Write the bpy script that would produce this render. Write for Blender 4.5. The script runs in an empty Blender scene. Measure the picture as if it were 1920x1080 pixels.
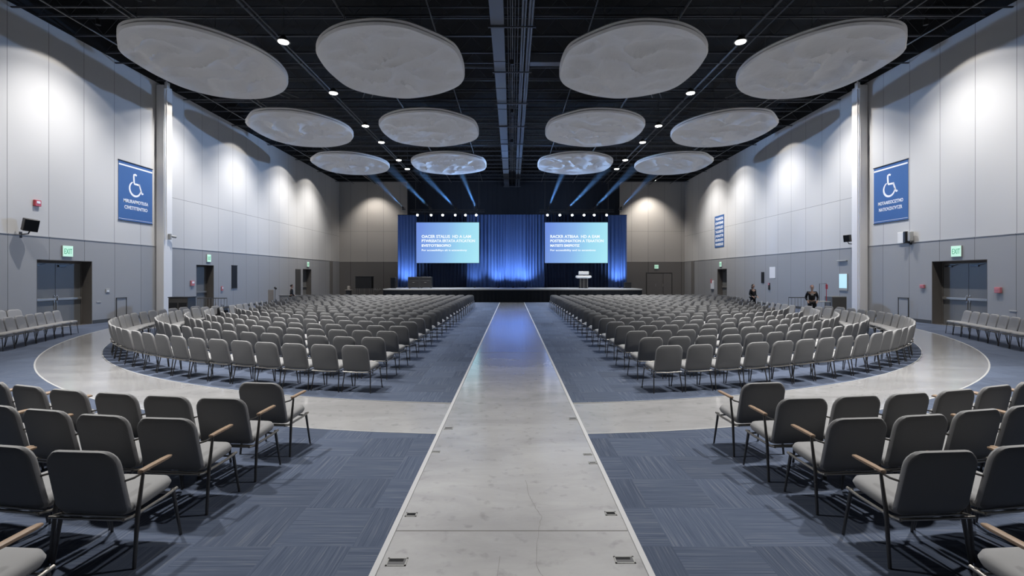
import bpy, bmesh, math, random
from mathutils import Vector, Matrix, noise

sc = bpy.context.scene
C = sc.collection
PI = math.pi
HC = 2.1          # camera height
FP = 900.0        # focal length in pixels of the 1920 frame
WX = 18.5         # half width of the hall
YB = 51.4         # back wall
CEIL = 12.2       # top of the visible wall
random.seed(4)

# ------------------------------------------------------------------ materials
def srgb(r, g, b):
    f = lambda c: (c/255/12.92) if c/255 <= .04045 else ((c/255+.055)/1.055)**2.4
    return (f(r), f(g), f(b), 1)

def mat(name, col, rough=.6, metal=0, emit=None, estr=0, spec=.5, bump=None, var=None):
    m = bpy.data.materials.new(name); m.use_nodes = True
    nt = m.node_tree; b = nt.nodes['Principled BSDF']
    b.inputs['Base Color'].default_value = col
    b.inputs['Roughness'].default_value = rough
    b.inputs['Metallic'].default_value = metal
    b.inputs['Specular IOR Level'].default_value = spec
    if emit:
        b.inputs['Emission Color'].default_value = emit
        b.inputs['Emission Strength'].default_value = estr
    if bump or var:
        tc = nt.nodes.new('ShaderNodeTexCoord')
        nz = nt.nodes.new('ShaderNodeTexNoise')
        nz.inputs['Scale'].default_value = (bump or var)[0]
        nz.inputs['Detail'].default_value = 5
        nt.links.new(tc.outputs['Object'], nz.inputs['Vector'])
        if bump:
            bp = nt.nodes.new('ShaderNodeBump')
            bp.inputs['Strength'].default_value = bump[1]
            bp.inputs['Distance'].default_value = bump[2] if len(bump) > 2 else .01
            nt.links.new(nz.outputs['Fac'], bp.inputs['Height'])
            nt.links.new(bp.outputs['Normal'], b.inputs['Normal'])
        if var:
            mx = nt.nodes.new('ShaderNodeMix'); mx.data_type = 'RGBA'
            mx.inputs[6].default_value = tuple(c*(1-var[1]) for c in col[:3])+(1,)
            mx.inputs[7].default_value = tuple(min(1, c*(1+var[1])) for c in col[:3])+(1,)
            nt.links.new(nz.outputs['Fac'], mx.inputs[0])
            nt.links.new(mx.outputs[2], b.inputs['Base Color'])
    return m

class NB:
    """tiny node helper"""
    def __init__(s, m): s.nt = m.node_tree
    def n(s, t, **k):
        x = s.nt.nodes.new(t)
        for a, v in k.items(): setattr(x, a, v)
        return x
    def l(s, a, b): s.nt.links.new(a, b)
    def val(s, x, i, v):
        if isinstance(v, (int, float)): x.inputs[i].default_value = v
        else: s.l(v, x.inputs[i])
    def math(s, op, a, b=0., c=0.):
        x = s.n('ShaderNodeMath', operation=op)
        s.val(x, 0, a); s.val(x, 1, b)
        if op in ('COMPARE',): s.val(x, 2, c)
        return x.outputs[0]
    def mix(s, f, a, b):
        x = s.n('ShaderNodeMix', data_type='RGBA')
        s.val(x, 0, f)
        for i, v in ((6, a), (7, b)):
            if isinstance(v, tuple): x.inputs[i].default_value = v
            else: s.l(v, x.inputs[i])
        return x.outputs[2]

def wall_mat(name, col, axis, off, pitch, hz=None, hy=None):
    m = mat(name, col, .62, spec=.3)
    h = NB(m); b = m.node_tree.nodes['Principled BSDF']
    tc = h.n('ShaderNodeTexCoord'); sp = h.n('ShaderNodeSeparateXYZ')
    h.l(tc.outputs['Object'], sp.inputs[0])
    fr = h.math('FRACT', h.math('DIVIDE', h.math('SUBTRACT', sp.outputs[axis], off), pitch))
    ln = h.math('LESS_THAN', fr, .014)
    if hz is not None:
        l2 = h.math('LESS_THAN', h.math('ABSOLUTE', h.math('SUBTRACT', sp.outputs[2], hz)), .012)
        if hy is not None:
            l2 = h.math('MULTIPLY', l2, h.math('GREATER_THAN', sp.outputs[1], hy))
        ln = h.math('MAXIMUM', ln, l2)
    # soft panel to panel variation
    fl = h.math('FLOOR', h.math('DIVIDE', h.math('SUBTRACT', sp.outputs[axis], off), pitch))
    wn = h.n('ShaderNodeTexWhiteNoise', noise_dimensions='1D'); h.l(fl, wn.inputs['W'])
    c0 = tuple(c*.955 for c in col[:3])+(1,)
    base = h.mix(wn.outputs['Value'], c0, col)
    out = h.mix(ln, base, tuple(c*.42 for c in col[:3])+(1,))
    h.l(out, b.inputs['Base Color'])
    return m

M = {}
M['wall'] = wall_mat('panel_paint', (.54, .535, .53, 1), 1, 17.58, 1.58, 6.38, 25.9)
M['dado'] = wall_mat('dado_paint', (.315, .318, .325, 1), 1, 17.58, 1.58)
M['wallb'] = wall_mat('back_panel_paint', (.46, .44, .415, 1), 0, -17.3, 1.77, 6.9)
M['dadob'] = wall_mat('back_dado_paint', (.17, .162, .155, 1), 0, -17.3, 3.54)
M['trim'] = mat('dark_base_trim', (.06, .058, .055, 1), .5)
M['column'] = mat('column_paint', (.76, .75, .74, 1), .6)
M['door'] = mat('door_paint', (.14, .14, .137, 1), .5, var=(1.5, .06))
M['reveal'] = mat('door_reveal', (.105, .095, .085, 1), .6)
M['bar'] = mat('push_bar_steel', (.33, .32, .30, 1), .35, .6)
M['black'] = mat('black_plastic', (.012, .012, .013, 1), .45)
M['darkmetal'] = mat('dark_steel', (.075, .077, .08, 1), .38, .75)
M['legs'] = mat('chair_leg_steel', (.11, .105, .10, 1), .36, .8)
M['frame'] = mat('chair_frame_steel', (.38, .36, .33, 1), .33, .85)
M['fabric'] = mat('grey_upholstery', (.315, .313, .315, 1), .88, spec=.2, bump=(420, .25, .002))
M['rear'] = mat('shaded_rear_upholstery', (.178, .179, .182, 1), .9, spec=.15, bump=(420, .2, .002))  # darker copy of the grey upholstery; shade painted onto the backrest rears
M['wood'] = mat('ash_armrest', (.36, .25, .17, 1), .45, var=(14, .16))
M['deck'] = mat('black_roof_deck', (.010, .010, .011, 1), .9, bump=(1.2, .2))
M['joist'] = mat('painted_joist', (.07, .074, .085, 1), .6)
M['girder'] = mat('painted_girder', (.11, .12, .145, 1), .55)
M['pipe'] = mat('ceiling_pipe', (.16, .16, .165, 1), .5, .3)
M['cable'] = mat('hanger_cable', (.10, .10, .10, 1), .5, .5)
M['cloud'] = mat('felt_cloud', (.64, .63, .622, 1), .95, spec=.1, bump=(1.3, .8, .11))
M['lamp'] = mat('lamp_lens', (1, 1, 1, 1), .5, emit=(1, .96, .90, 1), estr=14)
M['lens'] = mat('stage_lens', (1, 1, 1, 1), .5, emit=(.92, .97, 1, 1), estr=16)
M['blue'] = mat('royal_blue_drape', (.055, .10, .25, 1), .7, spec=.2)
M['shaded'] = mat('shaded_blue_drape', (.010, .018, .042, 1), .8, spec=.2)  # blue drape darkened; shade behind the screens put into the colour
M['blackcloth'] = mat('black_cloth', (.0085, .010, .0125, 1), .9, spec=.1)
M['backcloth'] = mat('backdrop_cloth', (.028, .032, .040, 1), .9, spec=.1)
M['stagetop'] = mat('stage_deck', (.36, .38, .42, 1), .35)
M['banner'] = mat('banner_blue', srgb(52, 92, 148), .6)
M['white'] = mat('white_print', (.78, .80, .84, 1), .6)
M['whitepl'] = mat('white_laminate', (.72, .74, .76, 1), .4)
M['red'] = mat('alarm_red', (.48, .055, .07, 1), .45)
M['pink'] = mat('faded_red', (.50, .17, .19, 1), .5)
M['grey'] = mat('grey_plastic', (.36, .36, .35, 1), .5)
M['beige'] = mat('beige_board', (.34, .31, .28, 1), .6)
M['exitg'] = mat('exit_panel', (.35, .5, .42, 1), .5, emit=(.40, .66, .51, 1), estr=.8)
M['exitt'] = mat('exit_letters', (.02, .25, .12, 1), .5, emit=(.06, .40, .20, 1), estr=.4)
M['lit'] = mat('lit_poster', (.4, .6, .65, 1), .4, emit=(.40, .62, .68, 1), estr=.75)
M['skin'] = mat('skin', (.50, .32, .24, 1), .55)
M['hair'] = mat('dark_hair', (.02, .015, .012, 1), .6)
M['redhair'] = mat('red_hair', (.20, .05, .03, 1), .6)
M['jacket'] = mat('black_jacket', (.010, .010, .012, 1), .7)
M['jeans'] = mat('grey_trousers', (.20, .22, .24, 1), .8)
M['scarf'] = mat('pale_print', (.45, .43, .40, 1), .7)
M['strip'] = mat('white_floor_edging', (.56, .56, .57, 1), .5)
M['strip2'] = mat('pale_ring_edging', (.42, .42, .42, 1), .5)
M['crack'] = mat('hairline_crack', (.17, .165, .16, 1), .7)

# polished concrete
def concrete():
    m = mat('polished_concrete', (.3, .3, .3, 1), .2)
    h = NB(m); b = m.node_tree.nodes['Principled BSDF']
    tc = h.n('ShaderNodeTexCoord')
    mp = h.n('ShaderNodeMapping'); mp.inputs['Scale'].default_value = (.55, 1.3, 1)
    h.l(tc.outputs['Object'], mp.inputs[0])
    n1 = h.n('ShaderNodeTexNoise'); n1.inputs['Scale'].default_value = 1.1; n1.inputs['Detail'].default_value = 8
    n1.inputs['Roughness'].default_value = .62; n1.inputs['Distortion'].default_value = .6
    h.l(mp.outputs[0], n1.inputs['Vector'])
    n2 = h.n('ShaderNodeTexNoise'); n2.inputs['Scale'].default_value = 7; n2.inputs['Detail'].default_value = 6
    h.l(tc.outputs['Object'], n2.inputs['Vector'])
    r1 = h.n('ShaderNodeValToRGB')
    r1.color_ramp.elements[0].position = .34; r1.color_ramp.elements[0].color = (.41, .405, .41, 1)
    r1.color_ramp.elements[1].position = .66; r1.color_ramp.elements[1].color = (.55, .545, .545, 1)
    h.l(n1.outputs['Fac'], r1.inputs[0])
    r2 = h.n('ShaderNodeValToRGB')
    r2.color_ramp.elements[0].position = .28; r2.color_ramp.elements[0].color = (.80, .80, .80, 1)
    r2.color_ramp.elements[1].position = .42; r2.color_ramp.elements[1].color = (1, 1, 1, 1)
    h.l(n2.outputs['Fac'], r2.inputs[0])
    mx = h.n('ShaderNodeMix', data_type='RGBA', blend_type='MULTIPLY'); mx.inputs[0].default_value = 1
    h.l(r1.outputs[0], mx.inputs[6]); h.l(r2.outputs[0], mx.inputs[7])
    h.l(mx.outputs[2], b.inputs['Base Color'])
    rr = h.n('ShaderNodeMapRange'); rr.inputs['To Min'].default_value = .10; rr.inputs['To Max'].default_value = .17
    h.l(n1.outputs['Fac'], rr.inputs['Value']); h.l(rr.outputs[0], b.inputs['Roughness'])
    b.inputs['Specular IOR Level'].default_value = .6
    b.inputs['Coat Weight'].default_value = .9; b.inputs['Coat Roughness'].default_value = .19; b.inputs['Coat IOR'].default_value = 1.85
    return m
M['concrete'] = concrete()

def carpet():
    m = mat('carpet_tiles', (.06, .08, .13, 1), .95, spec=.15)
    h = NB(m); b = m.node_tree.nodes['Principled BSDF']
    tc = h.n('ShaderNodeTexCoord'); sp = h.n('ShaderNodeSeparateXYZ')
    h.l(tc.outputs['Object'], sp.inputs[0])
    T = .62
    u = h.math('DIVIDE', sp.outputs[0], T); v = h.math('DIVIDE', sp.outputs[1], T)
    fu = h.math('FLOOR', u); fv = h.math('FLOOR', v)
    par = h.math('MODULO', h.math('ABSOLUTE', h.math('ADD', fu, fv)), 2.)
    cb = h.n('ShaderNodeCombineXYZ'); h.l(fu, cb.inputs[0]); h.l(fv, cb.inputs[1])
    wn = h.n('ShaderNodeTexWhiteNoise', noise_dimensions='2D'); h.l(cb.outputs[0], wn.inputs['Vector'])
    # streaks along x or along y depending on the tile
    def streak(sx, sy):
        mp = h.n('ShaderNodeMapping'); mp.inputs['Scale'].default_value = (sx, sy, 1)
        h.l(tc.outputs['Object'], mp.inputs[0])
        n = h.n('ShaderNodeTexNoise'); n.inputs['Scale'].default_value = 1; n.inputs['Detail'].default_value = 3
        n.inputs['Roughness'].default_value = .7
        h.l(mp.outputs[0], n.inputs['Vector'])
        return n.outputs['Fac']
    a = streak(64, 1.2); c = streak(1.2, 64)
    mx = h.n('ShaderNodeMix', data_type='FLOAT'); h.l(par, mx.inputs[0]); h.l(a, mx.inputs[2]); h.l(c, mx.inputs[3])
    rp = h.n('ShaderNodeValToRGB'); e = rp.color_ramp.elements
    e[0].position = .30; e[0].color = (.060, .076, .118, 1)
    e[1].position = .56; e[1].color = (.096, .118, .170, 1)
    x = e.new(.68); x.color = (.158, .172, .208, 1)
    h.l(mx.outputs[0], rp.inputs[0])
    tint = h.n('ShaderNodeMapRange'); tint.inputs['To Min'].default_value = .86; tint.inputs['To Max'].default_value = 1.12
    h.l(wn.outputs['Value'], tint.inputs['Value'])
    vm = h.n('ShaderNodeVectorMath', operation='SCALE'); h.l(rp.outputs[0], vm.inputs[0]); h.l(tint.outputs[0], vm.inputs['Scale'])
    h.l(vm.outputs[0], b.inputs['Base Color'])
    return m
M['carpet'] = carpet()

def screen_mat():
    m = mat('screen_picture', (.01, .01, .01, 1), .3)
    h = NB(m); b = m.node_tree.nodes['Principled BSDF']
    tc = h.n('ShaderNodeTexCoord'); sp = h.n('ShaderNodeSeparateXYZ'); h.l(tc.outputs['Generated'], sp.inputs[0])
    g = h.math('ADD', h.math('MULTIPLY', sp.outputs[0], .95), h.math('MULTIPLY', h.math('SUBTRACT', sp.outputs[1], .5), -.12))
    rp = h.n('ShaderNodeValToRGB'); e = rp.color_ramp.elements
    e[0].position = 0; e[0].color = srgb(108, 140, 218)
    e[1].position = .95; e[1].color = srgb(165, 226, 240)
    x = e.new(.42); x.color = srgb(135, 178, 230)
    x = e.new(.68); x.color = srgb(152, 212, 236)
    h.l(g, rp.inputs[0]); h.l(rp.outputs[0], b.inputs['Emission Color'])
    b.inputs['Emission Strength'].default_value = SCREEN
    return m
SCREEN = 1.0
M['screen'] = screen_mat()
M['screentext'] = mat('screen_lettering', (.01, .01, .01, 1), .3, emit=(.86, .94, 1, 1), estr=1.0)

# ------------------------------------------------------------------ mesh builder
class MB:
    def __init__(s): s.v = []; s.f = []; s.m = []
    def add(s, vs, fs, mi=0, mx=None):
        o = len(s.v)
        for p in vs:
            p = Vector(p)
            s.v.append(mx @ p if mx else p)
        for f in fs: s.f.append([i+o for i in f]); s.m.append(mi)
    def box(s, x0, x1, y0, y1, z0, z1, mi=0, mx=None):
        v = [(x, y, z) for z in (z0, z1) for y in (y0, y1) for x in (x0, x1)]
        s.add(v, [(0, 2, 3, 1), (4, 5, 7, 6), (0, 1, 5, 4), (1, 3, 7, 5), (3, 2, 6, 7), (2, 0, 4, 6)], mi, mx)
    def cbox(s, x0, x1, y0, y1, z0, z1, c=.01, mi=0, mx=None):
        """box with chamfered vertical and horizontal edges"""
        ring = lambda ins, z: [(x0+ins+c, y0+ins, z), (x1-ins-c, y0+ins, z), (x1-ins, y0+ins+c, z), (x1-ins, y1-ins-c, z),
                               (x1-ins-c, y1-ins, z), (x0+ins+c, y1-ins, z), (x0+ins, y1-ins-c, z), (x0+ins, y0+ins+c, z)]
        rs = [ring(c, z0), ring(0, z0+c), ring(0, z1-c), ring(c, z1)]
        s.loft(rs, True, mi, mx)
    def loft(s, rings, caps=True, mi=0, mx=None):
        n = len(rings[0]); vs = [p for r in rings for p in r]; fs = []
        for k in range(len(rings)-1):
            for i in range(n):
                j = (i+1) % n
                fs.append((k*n+i, k*n+j, (k+1)*n+j, (k+1)*n+i))
        if caps:
            fs.append(tuple(range(n-1, -1, -1))); fs.append(tuple((len(rings)-1)*n+i for i in range(n)))
        s.add(vs, fs, mi, mx)
    def tube(s, pts, r, n=8, mi=0, mx=None, flat=1.0):
        pts = [Vector(p) for p in pts]; rs = r if isinstance(r, (list, tuple)) else [r]*len(pts)
        rings = []; up = None
        for k, p in enumerate(pts):
            d = (pts[min(k+1, len(pts)-1)]-pts[max(k-1, 0)]).normalized()
            if up is None: up = Vector((0, 0, 1)) if abs(d.z) < .9 else Vector((0, 1, 0))
            a = d.cross(up)
            if a.length < 1e-4: a = d.cross(Vector((1, 0, 0)))
            a.normalize(); b = a.cross(d).normalized(); up = b
            rings.append([p+a*math.cos(t)*rs[k]+b*math.sin(t)*rs[k]*flat for t in (2*PI*i/n for i in range(n))])
        s.loft(rings, True, mi, mx)
    def disc(s, c, r, z0, z1, n=24, mi=0, mx=None, r2=None):
        r2 = r if r2 is None else r2
        s.loft([[(c[0]+math.cos(2*PI*i/n)*q, c[1]+math.sin(2*PI*i/n)*q, z) for i in range(n)] for q, z in ((r, z0), (r2, z1))], True, mi, mx)
    def build(s, name, mats, parent=None, smooth=False, link=True):
        me = bpy.data.meshes.new(name)
        me.from_pydata([tuple(p) for p in s.v], [], s.f)
        for m in (mats if isinstance(mats, (list, tuple)) else [mats]): me.materials.append(m)
        me.polygons.foreach_set('material_index', s.m)
        bm = bmesh.new(); bm.from_mesh(me); bmesh.ops.recalc_face_normals(bm, faces=bm.faces); bm.to_mesh(me); bm.free()
        if smooth:
            me.polygons.foreach_set('use_smooth', [True]*len(me.polygons))
            try: me.set_sharp_from_angle(angle=math.radians(48))
            except Exception: pass
        o = bpy.data.objects.new(name, me)
        if link: C.objects.link(o)
        if parent: o.parent = parent
        return o

def tag(o, label=None, cat=None, group=None, kind=None):
    if label: o['label'] = label
    if cat: o['category'] = cat
    if group: o['group'] = group
    if kind: o['kind'] = kind
    return o
def thing(name, label, cat, loc=(0, 0, 0), rz=0, group=None, mx=None):
    o = bpy.data.objects.new(name, None); C.objects.link(o); o.empty_display_size = .2
    if mx is not None: o.matrix_world = mx
    else: o.location = loc; o.rotation_euler = (0, 0, rz)
    return tag(o, label, cat, group)
def dup(root, loc, rz, label, group=None, flip=False):
    r = root.copy(); C.objects.link(r); r.location = loc; r.rotation_euler = (0, 0, rz)
    r['label'] = label
    if group: r['group'] = group
    for ch in root.children:
        c = ch.copy(); C.objects.link(c); c.parent = r
        for g in ch.children:
            d = g.copy(); C.objects.link(d); d.parent = c
    return r
def wallmx(side, along, z, off=0.):
    """frame on a wall: local x along the wall to the viewer's right, y up, z out of the wall"""
    if side == 'left':  u, n, p = Vector((0, 1, 0)), Vector((1, 0, 0)), Vector((-WX+off, along, z))
    if side == 'right': u, n, p = Vector((0, -1, 0)), Vector((-1, 0, 0)), Vector((WX-off, along, z))
    if side == 'back':  u, n, p = Vector((1, 0, 0)), Vector((0, -1, 0)), Vector((along, YB-off, z))
    v = Vector((0, 0, 1))
    m = Matrix((( u.x, v.x, n.x, p.x), (u.y, v.y, n.y, p.y), (u.z, v.z, n.z, p.z), (0, 0, 0, 1)))
    return m

def text(body, size, m, parent, x, y, z, name='lettering', wide=1.0, align='LEFT', bold=.0):
    cu = bpy.data.curves.new('t', 'FONT'); cu.body = body; cu.size = size; cu.extrude = .004; cu.offset = bold
    cu.align_x = align; cu.resolution_u = 3
    o = bpy.data.objects.new('t', cu); C.objects.link(o)
    bpy.context.view_layer.update()
    dg = bpy.context.evaluated_depsgraph_get()
    me = bpy.data.meshes.new_from_object(o.evaluated_get(dg))
    bpy.data.objects.remove(o); bpy.data.curves.remove(cu)
    me.materials.clear(); me.materials.append(m)
    for v in me.vertices: v.co.x *= wide
    r = bpy.data.objects.new(name, me); C.objects.link(r); r.parent = parent; r.location = (x, y, z)
    return r

# ------------------------------------------------------------------ camera
cam = bpy.data.cameras.new('camera'); cam.sensor_width = 36; cam.lens = 36*FP/1920
cam.shift_y = -22/1920; cam.clip_end = 200
co = bpy.data.objects.new('camera', cam); C.objects.link(co)
co.location = (0, 0, HC); co.rotation_euler = (PI/2, 0, 0); sc.camera = co

# ------------------------------------------------------------------ floor
YF = -7.0
b = MB(); b.box(-WX-.8, WX+.8, YF-.4, YB+.4, -.12, 0)
floor = tag(b.build('floor', M['concrete']), kind='structure')
AW = .98
CI, BI, AI = 23.4, 15.5, 14.97     # inner edge of the concrete ring (ellipse centred on the aisle)
CO, BO, AO = 28.1, 21.75, 17.7     # outer edge
YS = 25.0
def ell(cy, bb, aa, x): return cy-bb*math.sqrt(max(0, 1-(x/aa)**2))
def flat(pts, z0, z1, name, m, parent):
    b = MB(); n = len(pts)
    b.add([(x, y, z0) for x, y in pts]+[(x, y, z1) for x, y in pts],
          [tuple(range(n, 2*n))]+[(i, (i+1) % n, n+(i+1) % n, n+i) for i in range(n)])
    return b.build(name, m, parent)
for s in (-1, 1):
    inner = []
    for i in range(61):
        t = i/60*PI/2; x = AI*math.sin(t)
        if x < AW: continue
        inner.append((s*x, CI-BI*math.cos(t)))
    pts = [(s*AW, ell(CI, BI, AI, AW))]+inner+[(s*16.6, YS), (s*WX, YS), (s*WX, YB), (s*AW, YB)]
    flat(pts, .0005, .006, 'carpet', M['carpet'], floor)
    outer = []
    tmax = math.acos((CO-YS)/BO)
    for i in range(61):
        t = i/60*tmax; x = AO*math.sin(t)
        if x < AW: continue
        outer.append((s*x, CO-BO*math.cos(t)))
    outer = [(s*AW, ell(CO, BO, AO, AW))]+outer
    pts = outer+[(s*WX, YS-.01), (s*WX, YF), (s*AW, YF)]
    flat(pts, .0005, .006, 'carpet', M['carpet'], floor)
    # white edgings along the aisle and the ring
    b = MB(); b.box(s*AW-.022, s*AW+.022, YF, YB-12.9, .0005, .009); b.build('aisle_edging', M['strip'], floor)
    def ribbon(path, w, name):
        b = MB(); L = []; R = []
        for k, p in enumerate(path):
            q0 = Vector(path[max(k-1, 0)]); q1 = Vector(path[min(k+1, len(path)-1)])
            d = (q1-q0).normalized(); nrm = Vector((-d.y, d.x))
            L.append(Vector(p)+nrm*w/2); R.append(Vector(p)-nrm*w/2)
        n = len(path); vs = [(p.x, p.y, .0005) for p in L]+[(p.x, p.y, .0005) for p in R]+[(p.x, p.y, .0085) for p in L]+[(p.x, p.y, .0085) for p in R]
        fs = []
        for i in range(n-1):
            fs += [(2*n+i, 2*n+i+1, 3*n+i+1, 3*n+i), (i, i+1, 2*n+i+1, 2*n+i), (n+i+1, n+i, 3*n+i, 3*n+i+1)]
        b.add(vs, fs); return b.build(name, M['strip2'], floor)
    ribbon(outer, .030, 'ring_edging')
    ribbon([(s*AW, ell(CI, BI, AI, AW))]+inner, .020, 'ring_edging')
# joints and cracks of the aisle slab
b = MB(); b.box(-.955, .955, 3.955, 3.967, .0002, .0012); b.build('slab_joint', M['crack'], floor)
b = MB(); b.box(-.955, .955, 13.2, 13.215, .0002, .0012); b.build('slab_joint', M['crack'], floor)
def crack(pts, w=.004):
    b = MB()
    P = []
    random.seed(len(pts))
    for (x0, y0), (x1, y1) in zip(pts, pts[1:]):
        for k in range(5):
            t = k/5; P.append((x0+(x1-x0)*t+random.uniform(-.008, .008), y0+(y1-y0)*t+random.uniform(-.01, .01)))
    P.append(pts[-1])
    vs = []; fs = []
    for i, (x, y) in enumerate(P):
        q = w*random.uniform(.5, 1.2); vs += [(x-q/2, y, .0006), (x+q/2, y, .0006)]
        if i: fs.append((2*i-2, 2*i-1, 2*i+1, 2*i))
    b.add(vs, fs); b.build('crack', M['crack'], floor)
crack([(.14, 4.95), (.17, 4.6), (.19, 4.45), (.26, 4.2), (.22, 3.97), (.17, 3.5), (.24, 3.3)])
crack([(.18, 4.45), (.30, 4.4), (.42, 4.38)], .003)
crack([(-.12, 3.2), (-.09, 3.6)], .003)
crack([(.05, 5.9), (.3, 6.0), (.75, 6.0)], .003)

def px(x, y, h=0.):
    d = (HC-h)*FP/(y-518)
    return ((x-960)/FP*d, d)
boxes = [(744, 1054, .15, .10), (1171, 1050, .15, .09), (771, 965, .10, .07), (1145, 963, .10, .07), (841, 803, .12, .10), (1074, 785, .12, .11),
         (817, 847, .10, .05), (1102, 852, .10, .05), (1111, 868, .09, .06)]
nm = ['nearest the camera beside the piano-side edging']
desc = ['open floor socket with a dark slot, lowest in the picture, case side of aisle', 'worn grey floor socket cover, lowest in the picture, lectern side of aisle',
        'dark floor socket beyond the open one, case side edging', 'dark floor socket beyond the worn cover, lectern side edging',
        'small floor socket on the case side just before the concrete ring', 'small floor socket on the lectern side where the ring crosses the aisle',
        'faint floor plate against the case side white edging', 'faint floor plate against the lectern side edging, farther of the two plates',
        'faint floor plate against the lectern side edging, nearer of the two plates']
for i, (x, y, w, d) in enumerate(boxes):
    X, Y = px(x, y)
    t = thing('floor_box', desc[i], 'floor box', (X, Y, 0), group='floor sockets along the aisle')
    b = MB()
    for q in ((-w/2, w/2, -d/2, -d/2+.012), (-w/2, w/2, d/2-.012, d/2), (-w/2, -w/2+.012, -d/2, d/2), (w/2-.012, w/2, -d/2, d/2)):
        b.box(q[0], q[1], q[2], q[3], .0, .004)
    b.build('rim', M['grey'], t)
    b = MB(); b.box(-w/2+.01, w/2-.01, -d/2+.01, d/2-.01, 0, .0022); b.build('cover', M['black'] if i in (2, 3) else M['pipe'], t)
    if i < 2:
        b = MB(); b.box(-w/2+.012, w/2-.03, d*.05, d/2-.012, .0022, .0032); b.build('slot', M['black'], t)

# ------------------------------------------------------------------ walls
DZ = 3.65
def side_wall(side, openings):
    s = -1 if side == 'left' else 1
    b = MB(); x0, x1 = s*WX, s*(WX+.75)
    lo, hi = min(x0, x1), max(x0, x1)
    b.box(lo, hi, YF, YB, DZ, CEIL, 0)
    xa = s*(WX-.02); lo2, hi2 = min(xa, x1), max(xa, x1)
    y = YF
    for (a, c, h) in openings:
        b.box(lo2, hi2, y, a, 0, DZ, 1); b.box(lo2, hi2, a, c, h, DZ, 1); y = c
    b.box(lo2, hi2, y, YB, 0, DZ, 1)
    w = b.build('wall_'+side, [M['wall'], M['dado']]); tag(w, kind='structure')
    # base trim
    b = MB(); y = YF
    for (a, c, h) in list(openings)+[(YB, YB, 0)]:
        xs = sorted((s*(WX-.035), s*(WX-.02)))
        b.box(xs[0], xs[1], y, a-.02, 0.006, .16); y = c+.02
    tag(b.build('baseboard_'+side, M['trim']), kind='structure')
    # cap rail of the dado
    b = MB(); xs = sorted((s*(WX-.04), s*(WX-.0)))
    b.box(xs[0], xs[1], YF, YB, DZ, DZ+.025); b.build('dado_cap', M['dado'], w)
OPL = [(18.66, 21.13, 2.76), (28.1, 29.75, 2.78), (42.4, 44.2, 2.75)]
OPR = [(18.66, 21.13, 2.76), (41.3, 43.2, 2.75)]
side_wall('left', OPL); side_wall('right', OPR)
b = MB(); b.box(-WX-.75, WX+.75, YB, YB+.5, DZ, CEIL, 0); b.box(-WX-.75, WX+.75, YB-.02, YB+.5, 0, DZ, 1)
tag(b.build('wall_back', [M['wallb'], M['dadob']]), kind='structure')
b = MB(); b.box(-WX-.75, WX+.75, YF-.5, YF, 0, CEIL+2)
tag(b.build('wall_front', M['trim']), kind='structure')
b = MB(); b.box(-WX, WX, YB-.05, YB-.02, 0.006, .16); tag(b.build('baseboard_back', M['trim']), kind='structure')
n_door = [0]
def door(side, a, c, h, depth, leaves):
    n_door[0] += 1
    w = c-a; mid = (a+c)/2
    t = bpy.data.objects.new('door_%d' % n_door[0], None); C.objects.link(t); tag(t, kind='structure')
    t.matrix_world = wallmx(side, mid, 0, -depth)
    b = MB(); fw = .07
    b.box(-w/2+.002, -w/2+fw, .01, h-.002, -.05, .04); b.box(w/2-fw, w/2-.002, .01, h-.002, -.05, .04); b.box(-w/2+fw, w/2-fw, h-fw-.05, h-.002, -.05, .04)
    b.build('door_frame', M['reveal'], t)
    # lining of the reveal
    b = MB()
    b.box(-w/2+.001, -w/2+.02, .01, h-.002, .041, depth+.018); b.box(w/2-.02, w/2-.001, .01, h-.002, .041, depth+.018)
    b.box(-w/2+.02, w/2-.02, h-.022, h-.003, .041, depth+.018)
    b.build('reveal_lining', M['reveal'], t)
    iw = (w-2*fw)/leaves
    for k in range(leaves):
        x0 = -w/2+fw+k*iw+.006; x1 = x0+iw-.012
        b = MB(); b.cbox(x0, x1, .012, h-fw-.055, -.03, .02, .004); lf = b.build('door_leaf', M['door'], t)
        b = MB(); b.cbox(x0+.02, x1-.02, 1.10, 1.20, .05, .10, .008); b.box(x0+.04, x0+.10, 1.09, 1.21, .02, .055); b.box(x1-.10, x1-.04, 1.09, 1.21, .02, .055)
        b.build('push_bar', M['bar'], lf)
        b = MB()
        xx = x1-.05 if k == 0 else x0+.05
        if leaves == 1: xx = x0+.05
        b.box(xx-.03, xx+.03, 1.0, 1.32, .02, .035); b.cbox(xx-.012, xx+.012, .72, 1.0, .02, .045, .004)
        b.tube([(xx, 1.25, .03), (xx, 1.25, .09)], .02, 10)
        b.build('latch', M['bar'], lf)
        b = MB(); b.cbox(x0+.1, x0+.45, h-fw-.20, h-fw-.12, .02, .07, .006); b.tube([(x0+.4, h-fw-.15, .06), (x0+.7, h-fw-.08, .06)], .012, 6)
        b.build('door_closer', M['darkmetal'], lf)
for a, c, h in OPL: door('left', a, c, h, .45, 2 if c-a > 2.2 else 1)
for a, c, h in OPR: door('right', a, c, h, .45, 2 if c-a > 2.2 else 1)
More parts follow.
